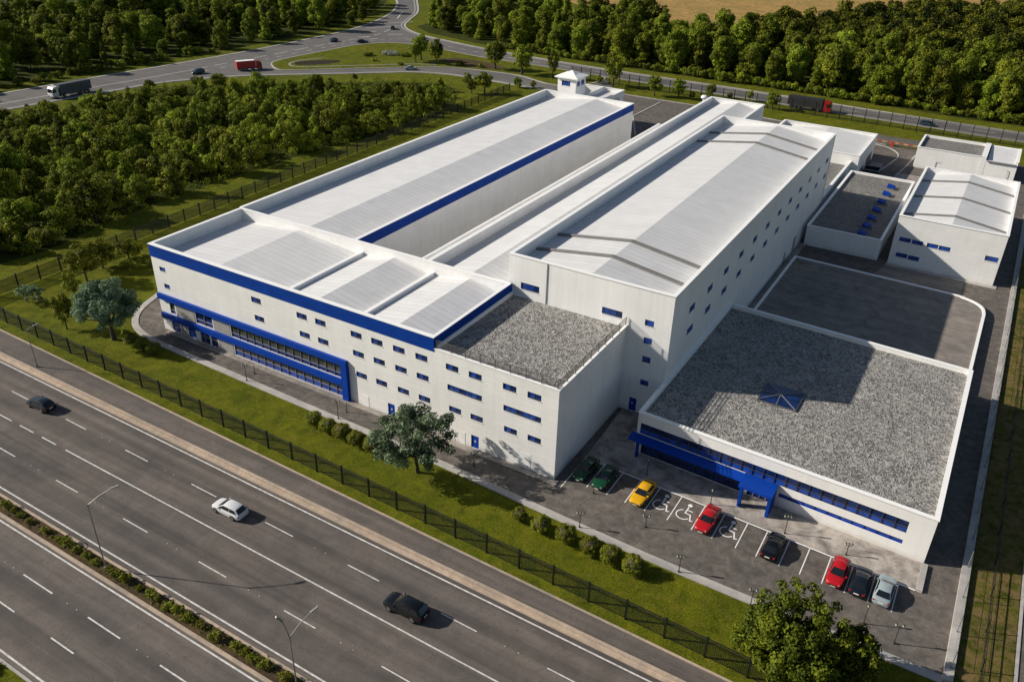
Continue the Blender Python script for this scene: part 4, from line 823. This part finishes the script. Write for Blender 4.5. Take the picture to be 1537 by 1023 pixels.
for i, (x, y, h, rr, lab, mt) in enumerate([(-174.5, 191, 1.5, 3.0, 'white flowering shrub bed on the island lawn', 'leaf_white'), (-168.5, 192.5, 1.4, 2.2, 'green shrub bed right of the white flowers on the island', 'leaf_forest'), (-180, 184.5, 1.3, 2.0, 'dark round shrub left of the white flowers on the island', 'leaf_forest'), (-172, 178, 1.1, 1.2, 'small shrub in the middle of the island lawn', 'leaf_forest'), (-160, 178.6, 1.2, 1.1, 'small shrub at the lower edge of the island lawn', 'leaf_forest'), (-142, 190.5, 2.0, 1.6, 'bush below the open branched island tree', 'leaf_forest'), (-134.5, 193, 1.6, 1.3, 'bush on the bare earth left of the third roadside tree', 'leaf_forest')]):
    shrub('island_shrub', lab, 140 + i, rr, h, (x, y, .1), n=26, rc=rr * .3, per=90, leaf=.2, mat=mt)

# the three woods: countable trees share meshes, farther ones of the north wood are one mass
def wood_mesh(nm, seed, H, R, base, n, rc, per, leaf, mat, shape='dome'):
    rng = np.random.default_rng(seed); cl = crown_clumps(rng, H, R, base, n, rc, shape); V, T = leaf_arrays(rng, cl, per, leaf)
    m = MB(); m.tube([(0, 0, -.3), (.1, 0, H * .4), (.2, .1, H * .75)], [.22, .16, .06], 6); return leaf_mesh(nm, V, T, mat, m, 'bark')
def inside(x, y, poly):
    c = False
    for i in range(len(poly)):
        (x1, y1), (x2, y2) = poly[i], poly[i - 1]
        if (y1 > y) != (y2 > y) and x < (x2 - x1) * (y - y1) / (y2 - y1) + x1: c = not c
    return c
def scatter(poly, dmin, n, seed, tries=60000):
    rr = random.Random(seed); xs = [p[0] for p in poly]; ys = [p[1] for p in poly]; out = []; g = {}
    for _ in range(tries):
        if len(out) >= n: break
        x, y = rr.uniform(min(xs), max(xs)), rr.uniform(min(ys), max(ys))
        if not inside(x, y, poly): continue
        d = dmin * rr.uniform(.8, 1.2); k = (int(x // 8), int(y // 8))
        if any((x - a) ** 2 + (y - b) ** 2 < d * d for i in (-1, 0, 1) for j in (-1, 0, 1) for a, b in g.get((k[0] + i, k[1] + j), [])): continue
        out.append((x, y)); g.setdefault(k, []).append((x, y))
    return out
def plant(name, meshes, pts, smin, smax, label, cat, group, seed, zs=(.85, 1.15)):
    rr = random.Random(seed)
    for i, (x, y) in enumerate(pts):
        o = bpy.data.objects.new(name, meshes[rr.randrange(len(meshes))]); C.objects.link(o); o.location = (x, y, 0); s = rr.uniform(smin, smax); o.scale = (s, s * rr.uniform(.9, 1.1), s * rr.uniform(*zs)); o.rotation_euler = (0, 0, rr.uniform(0, 6.28)); tag(o, label, cat, group)
        if name == 'bushy_tree': k = .62 + .38 * min(1, max(0, (x * .62 - y * .78 + 205) / 30)); o.scale = [v * k for v in o.scale]
NEAR = [(-200, 55), (-191, 78), (-188, 103), (-177, 114), (-159, 131), (-143, 147), (-130, 158), (-119, 150), (-112, 136), (-110, 112), (-114, 92), (-117, 72), (-117.5, 48), (-117, 24), (-113, 4), (-126, -12), (-160, -6), (-185, 18), (-205, 45)]
wm = [wood_mesh('bushy_tree', 200 + i, 4.6 + .5 * (i % 3), (3.3, 3.0, 2.3)[i % 3] + .25 * (i % 2), .35, 34 + 4 * i, (1.05, .8, .62)[i % 3], (95, 120, 150)[i % 3], .20, 'leaf_wood', ('dome', 'oval', 'cone')[i % 3]) for i in range(9)]
pw = scatter(NEAR, 5.3, 294, 21)
plant('bushy_tree', wm, pw, .66, 1.42, 'bushy green tree in the dense thicket between the left fence and the curving road', 'tree', 'trees of the thicket left of the long hall', 3, (.7, 1.35))
fm = [wood_mesh('forest_tree', 220 + i, 13 + (i % 3), (4.5, 4.0, 3.4)[i % 3] + .4 * (i % 2), .7, 54 + 6 * i, (1.7, 1.35, 1.1)[i % 3], (52, 65, 80)[i % 3], .30, 'leaf_forest', ('dome', 'oval', 'cone')[i % 3]) for i in range(9)]
WV = [(-235, 40), (-239, 75), (-241, 100), (-238, 128), (-232, 150), (-231, 205), (-238, 245), (-255, 285), (-285, 300), (-350, 200), (-360, 90), (-300, 30)]
plant('forest_tree', fm, scatter(WV, 6.2, 290, 31), .45, 1.1, 'dark leafy tree in the forest beyond the curving road at upper left', 'tree', 'trees of the upper left forest', 7)
EV = [(-207, 259), (-200, 250), (-165, 239), (-100, 233), (-40, 232), (30, 229), (80, 228), (90, 300), (70, 440), (30, 470), (-24, 420), (-44, 352), (-66, 302), (-98, 280), (-125, 320), (-190, 285)]
pe = sorted(scatter(EV, 7.2, 800, 41), key=lambda p: p[1] - .15 * abs(p[0] + 60))
plant('woodland_tree', fm, pe[:290], .62, 1.15, 'sunlit leafy tree in the wood beyond the back road at upper right', 'tree', 'trees of the wood beyond the back road', 9)
rng = np.random.default_rng(77); Vs = []; Ts = []
lo = []
for i in range(4):
    cl = crown_clumps(rng, 13, 4.6, 1.5, 36, 1.9, 'dome'); lo.append(leaf_arrays(rng, cl, 24, .45))
for x, y in pe[290:]:
    V, T = lo[rng.integers(4)]; a = rng.uniform(0, 6.28); s = rng.uniform(.72, 1.12); Rm = np.array([[math.cos(a), -math.sin(a), 0], [math.sin(a), math.cos(a), 0], [0, 0, rng.uniform(.9, 1.1)]]) * s
    Vs.append(V @ Rm.T + np.array([x, y, 0])); Ts.append(np.clip(T + rng.normal(0, .12), 0, 1))
o = bpy.data.objects.new('far_wood', leaf_mesh('far_wood', np.concatenate(Vs), np.concatenate(Ts), 'leaf_forest')); C.objects.link(o); stuff(o); o['label'] = 'farther trees of the wood up to the stubble field'
rng = np.random.default_rng(78); rr = random.Random(12); cl = []
for x, y in scatter(WOOD, 1.9, 2400, 55, 40000): q = rr.random(); cl.append((x, y, .2 + 1.5 * q * q, rr.uniform(.6, 1.35), rr.uniform(.15, .9)))
V, T = leaf_arrays(rng, cl, 60, .17); o = bpy.data.objects.new('undergrowth', leaf_mesh('undergrowth', V, T, 'leaf_wood')); C.objects.link(o); stuff(o); o['label'] = 'low undergrowth between the trees of the thicket'
# shrub belt along the wood edge and small forest-edge trees
bm_ = [wood_mesh('edge_bush', 240 + i, 2.8, 2.2, .2, 16, .85, 110, .2, 'leaf_forest', 'oval') for i in range(4)]
rr = random.Random(8); belt = []
x = -150
while x < 60: belt.append((x, 229.2 - .035 * (x + 100) + rr.uniform(-1.0, 1.5))); x += rr.uniform(2.2, 3.6)
plant('edge_bush', bm_, belt, .7, 1.25, 'low bush in the shrub belt along the wood beyond the back road', 'shrub', 'shrub belt along the back road', 15)
belt = [(-234.5 + rr.uniform(-3, 1.5) - max(0, 75 - y) * .06 + max(0, min(1, (y - 120) / 40)) * 4, y) for y in [62 + 4.6 * i + rr.uniform(-1, 1) for i in range(22)]]
plant('edge_bush', bm_, belt, .6, 1.3, 'low bush at the foot of the forest along the curving road', 'shrub', 'bushes along the curving road', 16)
for i, (x, y, h, lab) in enumerate([(-176.8, 124.6, 5.1, 'round tree just below the red lorry at the edge of the thicket'), (-186.8, 117.8, 4.3, 'small tree left of the red lorry at the edge of the thicket'), (-192.5, 113.5, 3.0, 'little tree just below the dark car on the curving road'), (-199.8, 66, 3.6, 'small tree below the white lorry at the road edge'), (-151.6, 125.3, 8.0, 'stemmed tree standing above the thicket below the island'), (-199.6, 101.5, 3.0, 'thorny little tree at the road edge between the white lorry and dark car'), (-159.6, 152.5, 1.8, 'tiny bush near the kerb below the island'), (-168, 137.5, 2.0, 'little dark bush on the grass below the island tip'), (-236.7, 105, 9.0, 'lit spreading tree at the forest edge above the white lorry'), (-232.6, 123.3, 4.3, 'young yellow green tree at the forest edge above the road'), (-230.5, 234, 6.6, 'young tree with a pale crown near the road junction'), (-233.2, 245.3, 7, 'slim tree by the road leading away from the junction')]):
    o = bpy.data.objects.new('lone_tree', wm[(0, 3, 1, 4, 6, 7)[i % 6]] if h < 6 else fm[(0, 3, 1, 4, 6, 7)[i % 6]]); C.objects.link(o); hh = 5.0 if h < 6 else 13.5; o.location = (x, y, 0); o.scale = (h / hh,) * 3; o.rotation_euler = (0, 0, i * 1.3); tag(o, lab, 'tree')

# ================================================================ LAMPS
def lantern(label, loc, h=2.2, heads=2, rz=0):
    rt = root('path_lamp', label, 'lamp post', loc, rz, 'lantern posts around the office and car park'); ORG[rt.name] = (0, 0, 0)
    m = MB(); m.tube([(0, 0, -.1), (0, 0, .18)], .11, 8); m.tube([(0, 0, .18), (0, 0, h)], [.055, .04], 8); m.build('pole', 'iron', rt)
    if heads:
        m = MB(); m.bar((-.32, 0, h - .12), (.32, 0, h - .12), .04, .04) if heads > 1 else m.bar((0, 0, h - .1), (0, 0, h), .05, .05); m.build('arm', 'iron', rt)
        for x in ((-.32, .32) if heads == 2 else (-.32, 0, .32) if heads == 3 else (0,)):
            g = MB(); g.sphere((x, 0, h + .04), .12, .14, 10); g.build('globe', 'globe', rt, smooth=True); 
            g2 = MB(); g2.tube([(x, 0, h + .2), (x, 0, h + .27)], [.13, .04], 8); g2.build('cap', 'iron', rt)
    return rt
for (x, y), h, n, lab in [((-47.2, -4.15), 2.5, 2, 'twin globe path lamp at the kerb before the glazed office front'), ((-47.8, -2.1), 1.4, 0, 'short dark bollard post beside the glazed office front'), ((-30.3, -4.3), 2.7, 2, 'twin globe path lamp at the kerb before the blue canopy pier'), ((-30.4, -2.5), 1.3, 1, 'short single globe lamp near the blue canopy pier'),
    ((-9.9, -2.9), 1.7, 2, 'twin globe lamp in the tree shade by the office wall'), ((6.1, -5.9), 2.0, 3, 'three globe lamp at the kerb left of the yellow car'), ((12.3, -1.8), 1.6, 2, 'twin globe lamp standing on the drive below the first wheelchair bay'), ((8.8, 6.9), 2.3, 1, 'single globe lamp on the shaded paving behind the yellow car'), ((18.0, -6.4), 2.1, 3, 'three globe lamp at the kerb below the first red car'),
    ((17.2, 5.9), 2.0, 1, 'single globe lamp on the paving behind the first red car'), ((25.9, 5.6), 2.4, 3, 'three globe lamp right of the entrance porch near the black parked car'), ((32.5, 5.8), 1.5, 3, 'three globe lamp on the sunny paving behind the second red car'), ((25.8, -6.9), 2.1, 2, 'twin globe lamp at the kerb left of the big corner trees'), ((36.0, -3.1), 2.3, 1, 'single globe lamp behind the smaller corner tree'), ((39.0, -4.1), 2.3, 2, 'twin globe lamp in the bottom right corner of the car park'), ((4.8, .3), .9, 0, 'short post on the drive below the second green car')]:
    lantern(lab, (x, y, .02 if y > -4.1 else .1), h, n, .3)
def street_lamp(label, loc, h, arms):
    rt = root('street_lamp', label, 'street lamp', loc); ORG[rt.name] = (0, 0, 0)
    m = MB(); m.tube([(0, 0, -.1), (0, 0, .4)], .16, 8); m.tube([(0, 0, .4), (0, 0, h)], [.075, .045], 8); m.tube([(0, 0, h - .15), (0, 0, h + .1)], .08, 8); m.build('pole', 'galv', rt)
    for dx, dy, dz in arms:
        a = MB().tube([(0, 0, h), (dx * .55, dy * .55, dz * .62), (dx, dy, dz)] if False else [(0, 0, h), (dx * .5, dy * .5, h + dz * .6), (dx, dy, h + dz)], [.06, .05, .045], 8).build('arm', 'galv', rt)
        d = Vector((dx, dy, dz * .3)).normalized(); p = Vector((dx, dy, h + dz)); g = MB().bar(p - d * .1, p + d * .75, .26, .12).build('lamp_head', 'galv', a, org=(0, 0, 0), bevel=.03)
    return rt
street_lamp('tall steel street lamp with one arm in the planted motorway median', (-32.3, -37.7, .1), 8.5, [(1.3, 2.0, 1.3)])
street_lamp('two armed steel street lamp in the median at the bottom edge', (-5.8, -37.9, .1), 6.3, [(.6, 2.2, 1.4), (-.25, -.35, 2.2)])
street_lamp('thin street lamp on the kerb strip in front of the left perimeter fence', (-74.8, -17.6, .1), 5.9, [(.2, .9, .35)])

# barrier and containers at the rear drive
rt = root('boom_barrier', 'yellow and red boom barrier across the rear drive', 'barrier', (9.5, 176.2, 0))
MB().box(9.2, 9.9, 175.9, 176.5, 0, 1.2).build('post', 'rpaint', rt, bevel=.05)
m = MB()
for i in range(8): m.box(9.9 + i * 1.2, 11.1 + i * 1.2, 176.1, 176.3, .95, 1.12, i % 2)
for i in range(4): m.box(4.4 + i * 1.2, 5.6 + i * 1.2, 176.1, 176.3, .95, 1.12, i % 2)
m.build('boom', ['ypaint', 'rpaint'], rt)
rt = root('skip_container', 'open dark blue skip behind the flat store', 'skip', (9, 140, 0))
m = MB(); m.box(7.7, 11.6, 138.2, 138.35, .15, 1.7); m.box(7.7, 11.6, 142.0, 142.15, .15, 1.7); m.box(7.7, 7.85, 138.35, 142, .15, 1.7); m.box(11.45, 11.6, 138.35, 142, .15, 1.7); m.box(7.85, 11.45, 138.35, 142, .1, .3); m.build('tub', 'car_slate', rt)
m = MB(); m.box(7.62, 11.68, 138.1, 138.4, 1.7, 1.8); m.box(7.62, 11.68, 141.95, 142.25, 1.7, 1.8); m.box(7.62, 7.92, 138.4, 141.95, 1.7, 1.8); m.box(11.38, 11.68, 138.4, 141.95, 1.7, 1.8); m.build('rim', 'galv', rt); rt.location = (8.8, 146.0, 0)
rt = root('storage_tank', 'white rounded tank behind the far end of the middle hall', 'tank', (-37, 152, 0)); ORG[rt.name] = (0, 0, 0)
m = MB(); m.sphere((0, 0, 11.2), .95, .55, 14); m.tube([(0, 0, 0), (0, 0, 11)], .3, 10); m.build('vessel', 'coping', rt, smooth=True)

# ================================================================ VEHICLES
def interp(tab, x, k):
    for a, b in zip(tab, tab[1:]):
        if a[0] <= x <= b[0]:
            t = (x - a[0]) / (b[0] - a[0]); return a[k] + (b[k] - a[k]) * t
    return tab[-1][k] if x > tab[-1][0] else tab[0][k]
CARS = {
 'sedan': dict(L=4.5, W=1.8, H=1.42, st=[(-.5, .66, .42, .78), (-.49, .82, .30, .90), (-.45, .94, .22, .96), (-.30, 1, .20, .95), (0, 1, .19, .92), (.25, 1, .20, .90), (.38, .97, .22, .82), (.46, .87, .27, .73), (.49, .74, .33, .64), (.5, .60, .40, .56)],
      rb=-.40, rt=-.23, ft=.05, fb=.24),
 'hatch': dict(L=4.3, W=1.79, H=1.48, st=[(-.5, .74, .42, .86), (-.49, .88, .30, .96), (-.45, .96, .22, 1.0), (-.30, 1, .20, .98), (0, 1, .19, .94), (.25, 1, .20, .92), (.38, .97, .22, .84), (.46, .87, .27, .74), (.49, .74, .33, .65), (.5, .60, .40, .57)],
      rb=-.485, rt=-.36, ft=.05, fb=.26),
 'suv': dict(L=4.65, W=1.9, H=1.68, st=[(-.5, .76, .45, .96), (-.49, .90, .34, 1.08), (-.45, .97, .28, 1.12), (-.30, 1, .26, 1.10), (0, 1, .25, 1.06), (.25, 1, .26, 1.04), (.38, .97, .28, .98), (.46, .90, .33, .88), (.49, .80, .38, .78), (.5, .66, .45, .68)],
      rb=-.485, rt=-.38, ft=.03, fb=.24)}
def make_car(kind, paint, label, group=None):
    k = CARS[kind]; L, W, H = k['L'], k['W'] / 2, k['H']; rt = root('car', label, 'car', group=group)
    tab = [(x * L, w_ * W, a, b) for x, w_, a, b in k['st']]
    def ring(x):
        hw, zl, zs = interp(tab, x, 1), interp(tab, x, 2), interp(tab, x, 3)
        h = [(0, zl), (hw * .82, zl), (hw * .96, zl + .1), (hw, zl + (zs - zl) * .5), (hw * .985, zs - .12), (hw * .92, zs - .02), (hw * .8, zs + .015), (hw * .4, zs + .035), (0, zs + .045)]
        return [(x, y, z) for y, z in h] + [(x, -y, z) for y, z in h[-2:0:-1]]
    xs = sorted({t[0] for t in tab} | {L * q for q in (-.4, -.2, -.1, .1, .32, .42)}); m = MB(); m.loft([ring(x) for x in xs])
    rb, rtp, ft, fb = (k[q] * L for q in ('rb', 'rt', 'ft', 'fb'))
    zb = lambda x: interp(tab, x, 3) - .02; wb = lambda x: interp(tab, x, 1) * .90; wt = W * .69
    g = []
    def gr(x, z, hw): 
        b0, y0 = zb(x), wb(x); z = max(z, b0 + .012); return [(x, -y0, b0 - .08), (x, -y0, b0), (x, -hw, z - .045), (x, -hw * .86, z), (x, 0, z + .025), (x, hw * .86, z), (x, hw, z - .045), (x, y0, b0), (x, y0, b0 - .08)]
    m.loft([gr(rb, zb(rb), wb(rb) * .93), gr(rb + (rtp - rb) * .8, zb(rb) + (H - .04 - zb(rb)) * .86, wt * 1.03), gr(rtp + .06, H - .025, wt), gr((rtp + ft) / 2, H, wt), gr(ft - .06, H - .02, wt), gr(ft + (fb - ft) * .16, H - .09 - .04, wt * 1.02), gr(fb, zb(fb), wb(fb) * .93)])
    m.build('body', 'car_' + paint, rt, smooth=True)
    yv = lambda x, z: wb(x) + (wt - wb(x)) * min(1, max(0, (z - zb(x)) / (H - .06 - zb(x))))
    def end_glass(nm, xb, xt, s):
        a, b = xb + (xt - xb) * .12, xb + (xt - xb) * .9; za, zb_ = zb(xb) + (H - .05 - zb(xb)) * .15, zb(xb) + (H - .05 - zb(xb)) * .93
        o_ = Vector((s, 0, .9)).normalized() * .045; q = MB(); n = 4
        for i in range(n):
            t0, t1 = -1 + 2 * i / n, -1 + 2 * (i + 1) / n; cr = lambda t: .03 * (1 - t * t)
            q.poly([(a + o_.x + s * cr(t0), t0 * wb(xb) * .86, za + o_.z), (a + o_.x + s * cr(t1), t1 * wb(xb) * .86, za + o_.z), (b + o_.x + s * cr(t1), t1 * wt * .84, zb_ + o_.z), (b + o_.x + s * cr(t0), t0 * wt * .84, zb_ + o_.z)])
        q.build(nm, 'carglass', rt, smooth=True)
    end_glass('windscreen', fb, ft, 1); end_glass('rear_window', rb, rtp, -1)
    for s in (1, -1):
        z0 = zb(0) + .07; z1 = H - .11; xa, xc = rb + (rtp - rb) * .45, fb - (fb - ft) * .22; xm = (rtp + ft) / 2 - .05
        for p0, p1, q0, q1 in ((xa, xm - .04, rtp + .10, xm - .05), (xm + .04, xc, xm + .03, ft + .04)):
            q = MB(); pts = [(p0, z0), (p1, z0), (q1, z1), (q0, z1)]; q.poly([(x, s * (yv(x, z) + .022), z) for x, z in (pts if s < 0 else pts[::-1])]); q.build('side_window', 'carglass', rt)
        q = MB(); xm_ = fb - (fb - ft) * .3; q.loft([[(xm_ + a, s * (wb(xm_) + b), zb(xm_) + c) for a, b, c in ((-.09, 0, .02), (.06, 0, .02), (.03, 0, .14), (-.09, 0, .16))], [(xm_ + a, s * (wb(xm_) + .2 + b), zb(xm_) + c) for a, b, c in ((-.07, 0, .05), (.04, 0, .05), (.02, 0, .16), (-.07, 0, .17))]]); q.build('mirror', 'car_' + paint, rt)
        for nm, mt, x0, x1, z0_, z1_, y0, y1 in (('headlight', 'headl', .452, .484, .56, .70, .42, .71), ('tail_light', 'taill', -.497, -.478, .70, .90, .52, .90)):
            dz = .12 if kind == 'suv' else 0; q = MB()
            xx0, xx1 = x0 * L, x1 * L; q.box(min(xx0, xx1), max(xx0, xx1) + (.03 if nm == 'headlight' else 0), min(s * W * y0, s * W * y1), max(s * W * y0, s * W * y1), z0_ + dz - (.02 if nm == 'headlight' else 0), z1_ + dz); q.build(nm, mt, rt, bevel=.03)
        for x in (-.29 * L, .31 * L):
            y = s * (W - .08); rr_ = .33 if kind != 'suv' else .37; q = MB(); q.tube([(x, y - s * .14, rr_), (x, y - s * .12, rr_), (x, y + s * .07, rr_), (x, y + s * .095, rr_)], [rr_ * .9, rr_, rr_, rr_ * .9], 18); wh = q.build('wheel', 'rubber', rt, smooth=True)
            q = MB(); q.tube([(x, y + s * .05, rr_), (x, y + s * .10, rr_)], [rr_ * .62, rr_ * .55], 14); q.build('rim', 'rim', wh, smooth=True)
            q = MB(); n = 12
            for i in range(n):
                a0, a1 = math.pi * i / n, math.pi * (i + 1) / n; ro, ri = rr_ + .07, rr_ - .06
                q.poly([(x + ro * math.cos(a0), y + s * .083, rr_ + ro * math.sin(a0)), (x + ro * math.cos(a1), y + s * .083, rr_ + ro * math.sin(a1)), (x + ri * math.cos(a1), y + s * .083, rr_ + ri * math.sin(a1)), (x + ri * math.cos(a0), y + s * .083, rr_ + ri * math.sin(a0))])
            q.build('wheel_arch', 'black', rt)
    q = MB(); q.box(L * .49, L * .5 + .015, -W * .42, W * .42, .42, .56); q.build('grille', 'black', rt)
    q = MB(); q.box(-L * .5 - .02, -L * .49, -.26, .26, .62, .74); q.build('number_plate', 'plate', rt); q = MB(); q.box(L * .49, L * .5 + .03, -.26, .26, .34, .42); q.build('number_plate', 'plate', rt)
    return rt
def put(o, x, y, rz, z=.02): o.location = (x, y, z); o.rotation_euler = (0, 0, rz); return o
PI = math.pi
put(make_car('suv', 'black', 'black sport utility car driving on the motorway near the bottom edge'), -2.9, -25.75, PI + .02)
put(make_car('hatch', 'white', 'silver white hatchback driving in the middle of the motorway'), -28.3, -24.75, PI + .02)
put(make_car('hatch', 'navy', 'dark hatchback on the motorway at the left edge behind the silver white one'), -64.9, -23.4, PI + .02)
put(make_car('sedan', 'green', 'dark green car in the first bay against the white office wall'), 2.3, 3.3, -PI / 2 - .03)
put(make_car('sedan', 'green', 'dark green car in the second bay from the office wall'), 4.95, 3.1, -PI / 2 - .03)
put(make_car('sedan', 'yellow', 'yellow car parked left of the wheelchair bays'), 9.95, 2.9, -PI / 2 - .04)
put(make_car('sedan', 'red', 'red car parked between two painted wheelchair symbols'), 17.95, 2.6, -PI / 2 - .03)
put(make_car('sedan', 'black', 'black car parked alone right of the last wheelchair bay'), 25.45, 2.35, PI / 2 - .03)
put(make_car('hatch', 'red', 'red car parked nearest the big corner tree, left of the dark blue one'), 32.35, 2.1, -PI / 2 - .03)
put(make_car('sedan', 'navy', 'dark blue car parked between the red and the pale blue car'), 34.65, 2.05, PI / 2 - .03)
put(make_car('sedan', 'silver', 'pale blue silver car in the last parking bay on the right'), 37.0, 2.1, PI / 2 - .03)
put(make_car('suv', 'slate', 'dark car on the curving road between the white and the red lorry'), -205.6, 125.6, -PI / 2 - .15, .04)
put(make_car('sedan', 'slate', 'dark car on the curving road above the island lawn'), -209.8, 198.8, -PI / 2 + .1, .04)
put(make_car('sedan', 'navy', 'small dark car at the far edge of the island lawn'), -198.6, 203.8, .6, .04)
put(make_car('hatch', 'navy', 'tiny dark car near the road junction in the distance'), -209.5, 237.5, PI / 2 + .6, .04)
put(make_car('sedan', 'silver', 'tiny pale blue car on the driveway below the island lawn'), -152.5, 174.6, .6, .04)
put(make_car('hatch', 'teal', 'dark teal car on the back road seen through the fence at right'), 14.6, 205.6, .0, .04)
def lorry(label, cabpaint, box, loc, rz, Lb=12.5, roofm=None):
    rt = root('lorry', label, 'lorry', loc, rz); ORG[rt.name] = (0, 0, 0)
    c = MB(); prof = [(0, .45), (2.05, .45), (2.15, 1.3), (2.1, 1.7), (1.85, 2.9), (1.55, 3.25), (.2, 3.5), (0, 3.4)]
    c.loft([[(x, y, z) for x, z in prof] for y in (-1.22, -1.25, 1.25, 1.22)]); c.build('cab', 'car_' + cabpaint, rt, smooth=False)
    q = MB(); q.poly([(2.14, -1.08, 1.75), (2.14, 1.08, 1.75), (1.92, 1.08, 2.75), (1.92, -1.08, 2.75)]); q.build('windscreen', 'carglass', rt)
    for s in (-1, 1): q = MB(); q.poly([(x, s * 1.262, z) for x, z in ((.7, 1.75), (1.9, 1.75), (1.7, 2.7), (.7, 2.7))]); q.build('side_window', 'carglass', rt); MB().box(1.6, 1.75, s * 1.27 if s > 0 else -1.55, 1.55 if s > 0 else -1.27, 1.9, 2.7).build('mirror', 'black', rt); MB().box(2.12, 2.18, s * .75 - .22, s * .75 + .22, .75, 1.0).build('headlight', 'headl', rt)
    MB().box(2.1, 2.2, -1.2, 1.2, .45, .65).build('bumper', 'black', rt)
    b = MB().box(-Lb - .5, -.45, -1.27, 1.27, 1.15, 3.75).build('cargo_box', box, rt, bevel=.05)
    q = MB(); q.box(-Lb - .45, -.5, -1.2, 1.2, 3.752, 3.78); q.build('roof_panel', roofm or box, b)
    m = MB(); 
    for i in range(13): x = -.9 - i * (Lb - .4) / 12; [m.box(x - .02, x + .02, s * 1.28 - .01, s * 1.28 + .01, 1.15, 3.7) for s in (-1, 1)]
    m.box(-Lb - .52, -.43, -1.3, 1.3, 1.08, 1.2); m.build('cargo_frame', 'rail' if box != 'trailer_red' else 'rpaint', b)
    MB().box(-Lb, 1.4, -.5, .5, .6, 1.08).build('chassis', 'black', rt); MB().box(-6.5, -3.5, -1.2, 1.2, .55, 1.0).build('side_skirt', 'rail', rt)
    for x in (1.3, -1.6, -Lb + 3.2, -Lb + 1.9, -Lb + .6):
        for s in (-1, 1): q = MB(); q.tube([(x, s * .9, .5), (x, s * 1.2, .5)], .5, 14); wh = q.build('wheel', 'rubber', rt); MB().tube([(x, s * 1.19, .5), (x, s * 1.23, .5)], .26, 10).build('rim', 'rim', wh)
    for s in (-1, 1): MB().box(-Lb - .56, -Lb - .5, s * .9 - .2, s * .9 + .2, .85, 1.05).build('tail_light', 'taill', rt)
    return rt
lorry('long lorry with white cab and dark grey trailer on the curving road', 'white', 'trailer_grey', (-212.6, 78.6, .04), -PI / 2 - .03, 10.2)
lorry('red box lorry turning at the tip of the island lawn', 'red', 'trailer_red', (-195.6, 142.6, .04), PI * .34, 7.4, 'coping').scale = (.86, .86, .86)
lorry('long lorry with red cab and black trailer on the back road', 'red', 'trailer_black', (-15.0, 203.2, .04), .0, 10.6)
